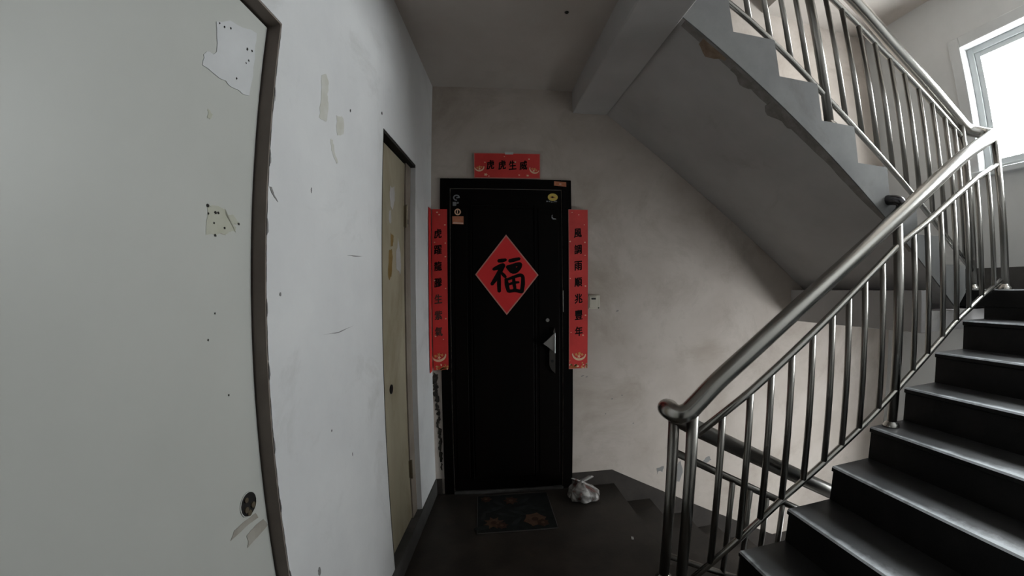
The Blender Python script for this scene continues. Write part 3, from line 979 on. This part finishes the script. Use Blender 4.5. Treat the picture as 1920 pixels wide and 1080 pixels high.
for si, st in enumerate(STROKES):
    ctl = [(Vector((u, v, 0)), w) for u, v, w in st]
    path = smooth_path([c for c, _ in ctl], 5)
    n = len(path)
    ws = []
    for i in range(n):
        t = i / (n - 1) * (len(ctl) - 1)
        k = min(int(t), len(ctl) - 2)
        ws.append(1.16 * (ctl[k][1] + (ctl[k + 1][1] - ctl[k][1]) * (t - k)) / 2)
    Lp, Rp = [], []
    for i in range(n):
        t = (path[min(i + 1, n - 1)] - path[max(i - 1, 0)]).normalized()
        nn = Vector((-t.y, t.x, 0))
        Lp.append(path[i] + nn * ws[i])
        Rp.append(path[i] - nn * ws[i])
    t0 = (path[1] - path[0]).normalized(); t1 = (path[-1] - path[-2]).normalized()
    ring = [path[0] - t0 * ws[0] * 0.7] + Lp + [path[-1] + t1 * ws[-1] * 0.7] + Rp[::-1]
    yy = YD - 0.0006 - si * 0.00002
    add_prism(bm, [(q2w(p.x, p.y)[0], yy, q2w(p.x, p.y)[1]) for p in ring], (0, -0.0004, 0))
obj('character', bm, M['ink'], fu_p)

# stickers on the door
ys = yf - 0.001
lf = D - 0.0115
o = far_patch('paper_label', [(-0.138, 1.806), (-0.067, 1.806), (-0.067, 1.755), (-0.138, 1.757)], M['orange_paper'], None, lf)
tag(o, 'small orange paper label below a gold ring sticker on the black door', 'sticker')
far_patch('printed_line', [(-0.133, 1.769), (-0.070, 1.766), (-0.069, 1.757), (-0.134, 1.760)], M['pink_line'], o, lf - 0.0008, 0.0003)
o = far_patch('paper_label', [(0.519, 2.041), (0.599, 2.036), (0.599, 2.006), (0.518, 2.012)], M['orange_paper'], None, ys)
tag(o, 'small orange paper label at the top edge of the black door frame', 'sticker')
for k in range(3):
    far_patch('printed_line', ellipse(0.538 + 0.021 * k, 2.024 - 0.001 * k, 0.009, 0.004, 8), M['pink_line'] if k % 2 else M['gold_dark'], o, ys - 0.0008, 0.0003)
ringp = [(-0.104 + 0.0205 * math.cos(a), 1.834 + 0.021 * math.sin(a)) for a in [2 * math.pi * k / 24 for k in range(24)]]
o = far_patch('ring_sticker', ringp, M['gold_pale'], None, lf)
tag(o, 'round gold ring sticker with dark middle on the black door', 'sticker')
far_patch('ring_middle', ellipse(-0.104, 1.834, 0.013, 0.0135, 20), M['ink'], o, lf - 0.0008, 0.0003)
far_patch('ring_bar', [(-0.108, 1.824), (-0.103, 1.824), (-0.102, 1.845), (-0.107, 1.845)], M['gold_pale'], o, lf - 0.0012, 0.0003)
# worn white print: a broken round mark over a block of characters
bm = bmesh.new()
arc = [math.radians(a) for a in range(20, 300, 20)]
for a, b_ in zip(arc, arc[1:]):
    add_prism(bm, [(-0.111 + 0.022 * math.cos(a), lf, 1.925 + 0.020 * math.sin(a)), (-0.111 + 0.022 * math.cos(b_), lf, 1.925 + 0.020 * math.sin(b_)),
                   (-0.111 + 0.014 * math.cos(b_), lf, 1.925 + 0.012 * math.sin(b_)), (-0.111 + 0.014 * math.cos(a), lf, 1.925 + 0.012 * math.sin(a))], (0, -0.0006, 0))
add_prism(bm, [(-0.112, lf, 1.928), (-0.092, lf, 1.931), (-0.090, lf, 1.924), (-0.112, lf, 1.921)], (0, -0.0006, 0))
o = obj('worn_sticker', bm, M['white_print'])
tag(o, 'worn grey-white round mark, highest of the stickers in the top hinge-side corner', 'sticker')
bm = prism([(-0.135, lf, 1.898), (-0.114, lf, 1.898), (-0.110, lf, 1.890), (-0.114, lf, 1.873), (-0.135, lf, 1.872)], (0, -0.0006, 0))
add_prism(bm, [(-0.108, lf, 1.898), (-0.096, lf, 1.897), (-0.097, lf, 1.888), (-0.108, lf, 1.886)], (0, -0.0006, 0))
o = obj('worn_sticker', bm, M['white_print'])
tag(o, 'worn grey-white block of print just above the gold ring sticker', 'sticker')
# yellow oval badge and its line of print
o = far_patch('oval_sticker', ellipse(0.509, 1.936, 0.033, 0.0245, 24), M['yellow'], None, lf)
tag(o, 'yellow oval sticker in the upper handle-side corner of the black door', 'sticker')
far_patch('oval_mark', [(0.489, 1.937), (0.505, 1.943), (0.52, 1.938), (0.528, 1.932), (0.51, 1.929), (0.495, 1.931)], M['gold_dark'], o, lf - 0.0008, 0.0003)
far_patch('oval_ring', ellipse(0.507, 1.936, 0.008, 0.006, 12), M['ink'], o, lf - 0.0012, 0.0003)
bm = bmesh.new()
for k, (x, w) in enumerate(((0.466, 0.013), (0.483, 0.009), (0.497, 0.006), (0.508, 0.004), (0.517, 0.011), (0.531, 0.005))):
    z = 1.904 - (0.004 if k in (2, 3) else 0)
    add_prism(bm, [(x, lf, z), (x + w, lf, z + 0.001), (x + w, lf, z + 0.008), (x, lf, z + 0.008)], (0, -0.0006, 0))
o = obj('printed_strip', bm, M['white_print'])
tag(o, 'thin line of worn white print under the yellow oval sticker', 'sticker')
o = far_patch('sticker_scrap', [(0.500, 1.818), (0.507, 1.822), (0.504, 1.808), (0.512, 1.798), (0.528, 1.796), (0.530, 1.790), (0.508, 1.790), (0.499, 1.800)], M['white_print'], None, lf)
tag(o, 'curled scrap of white sticker below the yellow oval sticker', 'sticker')

# wall plate beside the right scroll
pl_ = obj('switch_plate', box((0.737, D - 0.014, 1.207), (0.816, D, 1.297), 0.004), M['cream'])
tag(pl_, 'small cream wall plate beside the handle-side red scroll', 'switch')
obj('cover', box((0.745, D - 0.019, 1.215), (0.795, D - 0.012, 1.290), 0.003), M['cream'], pl_)
obj('dark_slot', box((0.757, D - 0.021, 1.268), (0.787, D - 0.017, 1.280), 0.002), M['slot'], pl_)
obj('screw', lathe([(0.005, 0), (0.004, 0.003)], (0.806, D - 0.017, 1.213), 10, 'y'), M['slot'], pl_)

# ------------------------------------------------------------------ door_2: cream flush door in the left wall
RC = 0.035
d2 = thing('door_2', tuple(lw(0.4, 0)))
struct(d2)


def lbox(y0, y1, z0, z1, o0, o1):
    return prism([lw(y0, z0, o0), lw(y1, z0, o0), lw(y1, z1, o0), lw(y0, z1, o0)], LN * (o1 - o0))


bm = lbox(ND[1] - 0.004, ND[1] + 0.006, 0.0, ND[2], -0.12, -0.0008)
add_prism(bm, [lw(ND[0], ND[2] - 0.004, -0.12), lw(ND[1], ND[2] - 0.004, -0.12), lw(ND[1], ND[2] + 0.006, -0.12), lw(ND[0], ND[2] + 0.006, -0.12)], LN * 0.119)
obj('door_jamb', bm, M['jamb'], d2)
obj('door_backing', lbox(ND[0] - 0.05, ND[1] + 0.05, -0.02, ND[2] + 0.05, -0.20, -0.165), M['gap'], d2)
lf2 = obj('door_leaf', lbox(ND[0] + 0.004, ND[1] - 0.008, 0.006, ND[2] - 0.010, -RC - 0.04, -RC), M['door_white'], d2)
o_ = -RC + 0.0003
left_patch('putty_patch', [(0.685, 1.887), (0.722, 1.915), (0.81, 1.941), (0.815, 1.879), (0.81, 1.784), (0.768, 1.779), (0.734, 1.781), (0.667, 1.78), (0.666, 1.802), (0.698, 1.826)], M['putty'], lf2, o_, 0.004, 0.0012)
for (y, z, r_) in ((0.694, 1.889, 0.003), (0.709, 1.890, 0.004), (0.727, 1.899, 0.004), (0.786, 1.885, 0.005), (0.802, 1.890, 0.004), (0.764, 1.802, 0.004), (0.795, 1.862, 0.004), (0.788, 1.852, 0.003)):
    left_patch('paint_chip', ellipse(y, z, r_ * 0.65, r_ * 0.75, 5), M['hole'], lf2, o_ + 0.0010, 0.001, 0.0006)
left_patch('glue_stain', [(0.712, 1.512), (0.725, 1.517), (0.763, 1.515), (0.764, 1.506), (0.783, 1.509), (0.803, 1.497), (0.788, 1.487), (0.796, 1.473), (0.775, 1.472), (0.765, 1.463), (0.711, 1.457)], M['glue'], lf2, o_, 0.004, 0.0005)
for (y, z, r_) in ((0.713, 1.514, 0.0052), (0.715, 1.499, 0.0032), (0.734, 1.504, 0.005), (0.742, 1.505, 0.004), (0.731, 1.483, 0.003), (0.761, 1.477, 0.0035), (0.803, 1.492, 0.004), (0.735, 1.459, 0.004)):
    left_patch('paint_chip', ellipse(y, z, r_ * 0.75, r_ * 0.7, 6), M['hole'], lf2, o_ + 0.0006, 0.001, 0.0006)
left_patch('glue_stain', [(0.694, 1.701), (0.700, 1.702), (0.704, 1.697), (0.710, 1.697), (0.703, 1.684), (0.695, 1.686), (0.698, 1.694)], M['glue'], lf2, o_, 0.0012, 0.0005)
# empty lock hole
lk = bmesh.new()
cen = lw(0.788, 0.881, o_)
ax = LN
a1 = Vector((0, 0, 1)); a2 = ax.cross(a1).normalized()


def ldisc(bm, cy, cz, r0, h0, h1, n=20):
    c = lw(cy, cz, h0)
    vs0 = [c + a1 * r0 * math.sin(2 * math.pi * k / n) + a2 * r0 * math.cos(2 * math.pi * k / n) for k in range(n)]
    add_prism(bm, vs0, LN * (h1 - h0))


ldisc(lk, 0.788, 0.881, 0.0265, o_, o_ + 0.0015)
lko = obj('lock_hole', lk, M['lock_dark'], lf2)
bm = bmesh.new()
for cy, cz, r_ in ((0.778, 0.872, 0.007), (0.801, 0.873, 0.007), (0.786, 0.861, 0.007), (0.781, 0.894, 0.006)):
    ldisc(bm, cy, cz, r_, o_ + 0.0015, o_ + 0.004, 10)
obj('lock_works', bm, M['hinge'], lko)
n = 24
bm = bmesh.new()
for k in range(n):
    t0, t1 = 2 * math.pi * k / n, 2 * math.pi * (k + 1) / n
    c = lw(0.788, 0.881, o_)
    P = lambda r_, t: c + a1 * r_ * math.sin(t) + a2 * r_ * math.cos(t)
    add_prism(bm, [P(0.0265, t0), P(0.0265, t1), P(0.0285, t1), P(0.0285, t0)], LN * 0.002)
obj('lock_rim', bm, M['door_white'], lko)
t1_ = left_patch('tape_strip', [(0.807, 0.848), (0.815, 0.833), (0.772, 0.836), (0.719, 0.834), (0.734, 0.849), (0.770, 0.850)], M['tape'], None, o_ + 0.0002, 0.0008, 0.0008)
tag(t1_, 'brown tape strip on the cream door, just under the lock hole', 'tape')
t2_ = left_patch('tape_strip', [(0.831, 0.819), (0.844, 0.796), (0.800, 0.790), (0.765, 0.787), (0.771, 0.800), (0.768, 0.815), (0.800, 0.820)], M['tape'], None, o_ + 0.0002, 0.0012, 0.0008)
tag(t2_, 'darker torn brown tape strip on the cream door, lower of two strips', 'tape')

# ------------------------------------------------------------------ door_3: narrow yellowed cupboard door
d3 = thing('door_3', tuple(lw(1.8, CDB)))
struct(d3)
bm = lbox(CD[0] - 0.002, CD[0] + 0.016, CDB, CD[2], -0.10, -0.003)
obj('door_jamb', bm, M['gap'], d3)
bm = lbox(CD[0], CD[1], CD[2] - 0.014, CD[2] + 0.002, -0.10, -0.002)
obj('door_head', bm, M['gap'], d3)
bm = lbox(1.998, CD[1] + 0.002, CDB, CD[2] - 0.014, -0.10, -0.028)
obj('door_post', bm, M['cup_frame'], d3)
obj('door_backing', lbox(CD[0] - 0.05, CD[1] + 0.05, 0.0, CD[2] + 0.05, -0.20, -0.165), M['gap'], d3)
bm = lbox(CD[0], CD[1], CDB - 0.01, CDB + 0.004, -0.10, 0.0)
obj('door_threshold', bm, M['skirting'], d3)
lf3 = obj('door_leaf', lbox(CD[0] + 0.02, 1.996, CDB + 0.010, CD[2] - 0.022, -0.055, -0.035), M['cupboard'], d3)
o3 = -0.0347
left_patch('bare_patch', [(1.777, 1.828), (1.800, 1.824), (1.837, 1.845), (1.845, 1.774), (1.812, 1.722), (1.785, 1.735), (1.772, 1.785)], M['putty_grey'], lf3, o3, 0.003, 0.0006)
left_patch('bare_patch', [(1.893, 1.600), (1.905, 1.585), (1.935, 1.530), (1.940, 1.448), (1.925, 1.420), (1.914, 1.435), (1.868, 1.448), (1.866, 1.533), (1.885, 1.550)], M['putty_grey'], lf3, o3, 0.003, 0.0006)
left_patch('bare_patch', [(1.765, 1.707), (1.792, 1.714), (1.799, 1.664), (1.780, 1.650), (1.761, 1.668)], M['putty_grey'], lf3, o3, 0.003, 0.0006)
left_patch('ochre_patch', [(1.765, 1.524), (1.805, 1.536), (1.818, 1.50), (1.800, 1.416), (1.770, 1.39), (1.754, 1.41)], M['ochre'], lf3, o3, 0.004, 0.0006)
left_patch('ochre_patch', [(1.79, 1.61), (1.83, 1.60), (1.82, 1.55), (1.79, 1.545)], M['ochre'], lf3, o3, 0.004, 0.0006)
bm = bmesh.new()
ldisc(bm, 1.766, 0.889, 0.022, o3, o3 + 0.002, 18)
obj('knob_hole', bm, M['lock_dark'], lf3)
for z0, z1 in ((1.67, 1.78), (0.345, 0.44)):
    bm = lbox(1.988, 2.000, z0, z1, -0.036, -0.022)
    add_tube(bm, [lw(1.994, z0 - 0.004, -0.022), lw(1.994, z1 + 0.004, -0.022)], 0.006, 10)
    obj('hinge', bm, M['hinge'], d3)
obj('bolt_hole', lbox(2.012, 2.040, 1.69, 1.715, -0.03, -0.0262), M['hole'], d3)

# ------------------------------------------------------------------ wear on the walls
left_patch('glue_stain', [(1.060, 1.967), (1.085, 1.985), (1.105, 1.965), (1.100, 1.925), (1.112, 1.900), (1.108, 1.845), (1.062, 1.838), (1.068, 1.90)], M['glue_wall'], wall_left, 0.0003, 0.004, 0.0005)
left_patch('glue_stain', [(1.135, 1.800), (1.150, 1.806), (1.165, 1.770), (1.190, 1.745), (1.182, 1.738), (1.150, 1.765)], M['glue_wall'], wall_left, 0.0003, 0.004, 0.0005)
left_patch('glue_stain', [(1.165, 1.890), (1.215, 1.900), (1.22, 1.85), (1.18, 1.83)], M['glue_wall'], wall_left, 0.0003, 0.006, 0.0005)
for y, z, a, b_ in ((1.262, 1.950, 0.004, 0.006), (1.555, 2.075, 0.006, 0.007), (1.04, 1.62, 0.003, 0.008), (0.905, 1.34, 0.004, 0.005), (1.26, 0.80, 0.003, 0.007), (0.985, 0.565, 0.008, 0.014), (1.13, 0.93, 0.004, 0.004)):
    left_patch('plaster_chip', ellipse(y, z, a, b_, 7), M['patch_grey'] if z < 1.9 else M['hole'], wall_left, 0.0003, 0.001, 0.0005)
left_patch('plaster_chip', [(0.858, 1.585), (0.866, 1.572), (0.878, 1.563), (0.892, 1.556), (0.876, 1.570), (0.866, 1.585)], M['patch_grey'], wall_left, 0.0003, 0.001, 0.0008)
for pts in ([(1.102, 1.221), (1.20, 1.2185), (1.31, 1.228), (1.20, 1.2155)], [(1.262, 1.461), (1.401, 1.4695), (1.33, 1.462)]):
    left_patch('scratch', pts, M['patch_grey'], wall_left, 0.0003, 0.0006, 0.0004)
for y, z in ((0.735, 1.305), (0.715, 1.255), (0.763, 1.135)):
    left_patch('paint_chip', ellipse(y, z, 0.0022, 0.0026, 5), M['hole'], lf2, o_, 0.0004, 0.0005)
# ragged plaster along the arris of the cream door opening
for k in range(34):
    z = 0.15 + k * 0.055 + random.uniform(-0.02, 0.02)
    if z > 1.95:
        continue
    w = random.uniform(0.002, 0.005)
    left_patch('chipped_edge', [(ND[1] - 0.001, z), (ND[1] + w, z + 0.010), (ND[1] + w * 0.6, z + 0.03), (ND[1] - 0.001, z + 0.04)], M['wall_left'] if k % 3 else M['patch_grey'], wall_left, 0.0002, 0.0008, 0.0012)
# crumbled plaster beside the black door, below the folded scroll
for k in range(16):
    z = 0.80 - k * 0.040 + random.uniform(-0.01, 0.01)
    t = k / 15.0
    cx = -0.258 + t * 0.026 + random.uniform(-0.006, 0.006)
    w = random.uniform(0.010, 0.020) * (1.05 - 0.55 * t)
    pts = ragged([(cx - w, z - 0.018), (cx + w * 0.7, z - 0.026), (cx + w, z + 0.012), (cx - w * 0.4, z + 0.026)], 0.006, 3)
    far_patch('crumbled_plaster', [(min(x, -0.222), zz) for x, zz in pts], M['patch_dark'], wall_far, D - 0.0004, 0.002 + 0.003 * random.random())
for x, z, a, b_ in ((0.70, 0.765, 0.012, 0.003), (0.728, 0.758, 0.008, 0.003), (1.06, 0.42, 0.006, 0.003), (0.975, 0.62, 0.004, 0.005), (0.86, 0.50, 0.005, 0.003), (0.94, 1.19, 0.01, 0.004), (0.905, 0.60, 0.006, 0.004)):
    far_patch('plaster_chip', ellipse(x, z, a, b_, 8, 0.3), M['patch_grey'], wall_far, D - 0.0004, 0.0008)
far_patch('peeled_paint', ragged([(1.245, 0.075), (1.30, 0.085), (1.292, 0.045), (1.262, 0.052), (1.252, 0.028)], 0.006, 3), M['patch_grey'], wall_far, D - 0.0004, 0.0008)
far_patch('peeled_paint', ragged([(1.395, 0.078), (1.43, 0.11), (1.452, 0.02), (1.43, -0.05), (1.385, -0.045), (1.40, -0.015), (1.375, 0.01)], 0.006, 3), M['patch_grey'], wall_far, D - 0.0004, 0.0008)
far_patch('peeled_paint', ragged([(1.60, 0.08), (1.66, 0.12), (1.68, 0.09), (1.64, 0.065)], 0.008, 3), M['patch_grey'], wall_far, D - 0.0004, 0.0008)
bm = prism([(x, y, H - 0.001) for x, y in ellipse(0.42, 1.70, 0.010, 0.010, 9)], (0, 0, -0.002))
struct(obj('trim_1', lathe([(0.011, 0), (0.008, -0.004)], (0.440, 1.665, H), 10), M['hole']))

# ------------------------------------------------------------------ door_4: the dark door in the wall behind the viewer
d4 = thing('door_4', (0.05, YB, 0))
struct(d4)
bm = bmesh.new()
add_box(bm, (-0.42, YB - 0.01, 0.0), (-0.36, YB + 0.012, 2.05), 0.003)
add_box(bm, (0.46, YB - 0.01, 0.0), (0.52, YB + 0.012, 2.05), 0.003)
add_box(bm, (-0.36, YB - 0.01, 1.99), (0.46, YB + 0.012, 2.05), 0.003)
obj('door_frame', bm, M['black_door'], d4)
lf4 = obj('door_leaf', box((-0.356, YB - 0.01, 0.02), (0.456, YB + 0.006, 1.986), 0.003), M['black_door'], d4)
obj('panel', box((-0.22, YB + 0.004, 0.12), (0.32, YB + 0.012, 1.86), 0.004), M['black_door'], lf4)

# ------------------------------------------------------------------ doormat
mt = thing('doormat', (0.215, 2.18, 0), 'dark doormat with orange flowers before the black door', 'doormat')
mq = [(-0.010, 1.985), (0.440, 1.988), (0.446, 2.384), (-0.002, 2.381)]
obj('pile', prism([(x, y, 0.0015) for x, y in mq], (0, 0, 0.0055)), M['mat_base'], mt)
bm = bmesh.new()
for i in range(4):
    a, b_ = mq[i], mq[(i + 1) % 4]
    add_tube(bm, [(a[0], a[1], 0.004), (b_[0], b_[1], 0.004)], 0.0035, 8)
obj('binding', bm, M['mat_edge'], mt)


def mat_poly(nm, pts, mat, h):
    obj(nm, prism([(x, y, 0.0071) for x, y in pts], (0, 0, h)), mat, mt)


FLH = [0.0006]


def flower(cx, cy, r_, mat, n=9, rot=0.0, pointy=0.35):
    FLH[0] += 0.0005
    pts = []
    for k in range(n * 6):
        a = 2 * math.pi * k / (n * 6) + rot
        rr = r_ * (1 - pointy * abs(math.sin(n * (a - rot) / 2)) ** 0.7)
        pts.append((cx + rr * math.cos(a), cy + rr * math.sin(a)))
    mat_poly('flower', pts, mat, FLH[0])
    mat_poly('flower_centre', ellipse(cx, cy, r_ * 0.28, r_ * 0.28, 12), M['petal2'] if mat is M['petal'] else M['petal'], FLH[0] + 0.0002)


flower(0.085, 2.075, 0.062, M['petal'], 8, 0.3, 0.4)
flower(0.130, 2.045, 0.036, M['petal2'], 7, 0.1, 0.3)
flower(0.325, 2.085, 0.070, M['petal'], 6, 0.2, 0.22)
flower(0.365, 2.045, 0.038, M['petal2'], 6, 0.5, 0.25)
flower(0.050, 2.335, 0.036, M['petal2'], 7, 0.0, 0.3)
flower(0.205, 2.305, 0.048, M['petal2'], 7, 0.4, 0.35)
for cx, cy, a, ln, w in ((0.10, 2.22, 0.5, 0.07, 0.018), (0.16, 2.15, -0.4, 0.06, 0.014), (0.23, 2.17, 2.6, 0.06, 0.014), (0.27, 2.22, 0.3, 0.06, 0.018), (0.03, 2.15, 1.4, 0.055, 0.012), (0.35, 2.20, -0.5, 0.06, 0.015), (0.22, 2.08, 0.9, 0.05, 0.014), (0.02, 2.03, 0.2, 0.05, 0.018), (0.13, 2.28, -0.8, 0.05, 0.014), (0.29, 2.30, 0.8, 0.05, 0.013)):
    pts = []
    for k in range(16):
        t = 2 * math.pi * k / 16
        u, v = ln * math.cos(t), w * math.sin(t) * (1 - 0.3 * math.cos(t))
        pts.append((cx + u * math.cos(a) - v * math.sin(a), cy + u * math.sin(a) + v * math.cos(a)))
    mat_poly('leaf_print', pts, M['leaf'], 0.0005)

# ------------------------------------------------------------------ plastic bag of rubbish
bgx, bgy = 0.672, 2.282
bag = thing('plastic_bag', (bgx, bgy, 0), 'knotted white plastic bag of rubbish beside the black door', 'bag')
bm = bmesh.new()
n, mrows = 40, 22
rows = []
for j in range(mrows + 1):
    t = j / mrows
    z = 0.118 * t
    if t < 0.12:
        rr = 0.080 * math.sin((t / 0.12) * math.pi / 2) ** 0.5 * 0.98 + 0.004
    else:
        s = (t - 0.12) / 0.88
        rr = 0.082 * (1 + 0.18 * math.sin(s * 2.2)) * (1 - s ** 2.2) ** 0.75 + 0.010
    row = []
    for k in range(n):
        a = 2 * math.pi * k / n
        d = Vector((math.cos(a), math.sin(a), t * 1.6))
        f = 1 + 0.16 * mnoise.noise(d * 2.1 + Vector((3, 1, 4))) * min(1, t * 5 + 0.3)
        f += 0.07 * abs(mnoise.noise(Vector((a * 3.2 + t * 2, t * 2.0, 7.7)))) * (1 - abs(2 * t - 1)) - 0.02
        f += 0.10 * t * math.sin(a * 7 + 2 * t) * (1 - t) * 2
        # squat lobe towards the stairs side
        f += 0.16 * max(0, math.cos(a + 0.25)) * (1 - t) ** 1.2
        row.append(bm.verts.new((bgx - 0.008 + rr * f * math.cos(a), bgy + rr * f * math.sin(a) * 0.92, z + 0.004 * mnoise.noise(d * 5) * (t > 0.05) - 0.02 * t * max(0, math.cos(a)))))
    rows.append(row)
for A, B in zip(rows, rows[1:]):
    for k in range(n):
        bm.faces.new((A[k], A[(k + 1) % n], B[(k + 1) % n], B[k]))
bm.faces.new(rows[0])
bm.faces.new(rows[-1][::-1])
obj('sack', bm, M['bag'], bag, True)
kx, kz = bgx - 0.020, 0.112
bm = bmesh.new()
add_lathe(bm, [(0.008, -0.012), (0.015, -0.004), (0.017, 0.004), (0.013, 0.012), (0.006, 0.016)], (kx, bgy, kz), 12)
obj('knot', bm, M['bag'], bag, True)


def ear(nm, pts, w, tw):
    path = smooth_path(pts, 5)
    bm = bmesh.new()
    L_, Rr = [], []
    m_ = len(path)
    for i, p in enumerate(path):
        t = i / (m_ - 1)
        ww = w * math.sin(math.pi * (0.12 + 0.80 * t)) ** 0.7
        dn = (path[min(i + 1, m_ - 1)] - path[max(i - 1, 0)]).normalized()
        side = dn.cross(Vector((0, -1, tw))).normalized()
        c = [bm.verts.new(p + side * ww), bm.verts.new(p + Vector((0, -0.006, 0.002))), bm.verts.new(p - side * ww), bm.verts.new(p + Vector((0, 0.005, 0)))]
        L_.append(c)
    for A, B in zip(L_, L_[1:]):
        for k in range(4):
            bm.faces.new((A[k], A[(k + 1) % 4], B[(k + 1) % 4], B[k]))
    bm.faces.new(L_[0]); bm.faces.new(L_[-1][::-1])
    obj(nm, bm, M['bag'], bag, True)


ear('handle_ear', [(kx, bgy, kz + 0.004), (kx + 0.025, bgy - 0.004, kz + 0.020), (kx + 0.055, bgy - 0.006, kz + 0.034), (kx + 0.078, bgy - 0.004, kz + 0.034)], 0.012, 0.2)
ear('handle_ear', [(kx, bgy, kz + 0.002), (kx - 0.025, bgy - 0.002, kz + 0.014), (kx - 0.050, bgy - 0.002, kz + 0.026), (kx - 0.066, bgy - 0.004, kz + 0.034)], 0.011, -0.3)
ear('handle_ear', [(kx, bgy, kz + 0.004), (kx + 0.004, bgy - 0.004, kz + 0.016), (kx + 0.010, bgy - 0.006, kz + 0.024), (kx + 0.014, bgy - 0.008, kz + 0.026)], 0.008, 0.0)

# white scrap on the floor
o = obj('paper_scrap', prism([(0.806, 1.815, 0.001), (0.818, 1.812, 0.001), (0.822, 1.832, 0.001), (0.812, 1.838, 0.001)], (0, 0, 0.004)), M['litter'])
tag(o, 'tiny white paper scrap on the dark floor before the railing', 'scrap')

# look-alikes share a group; each keeps its own label
GROUPS = {'sticker': 'stickers on the black door', 'scroll': 'red paper scrolls around the black door', 'tape': 'tape strips on the cream door',
          'stairs': 'flights of the staircase', 'railing': 'steel railings of the staircase'}
for o in S.objects:
    c = o.get('category')
    if c in GROUPS:
        o['group'] = GROUPS[c]
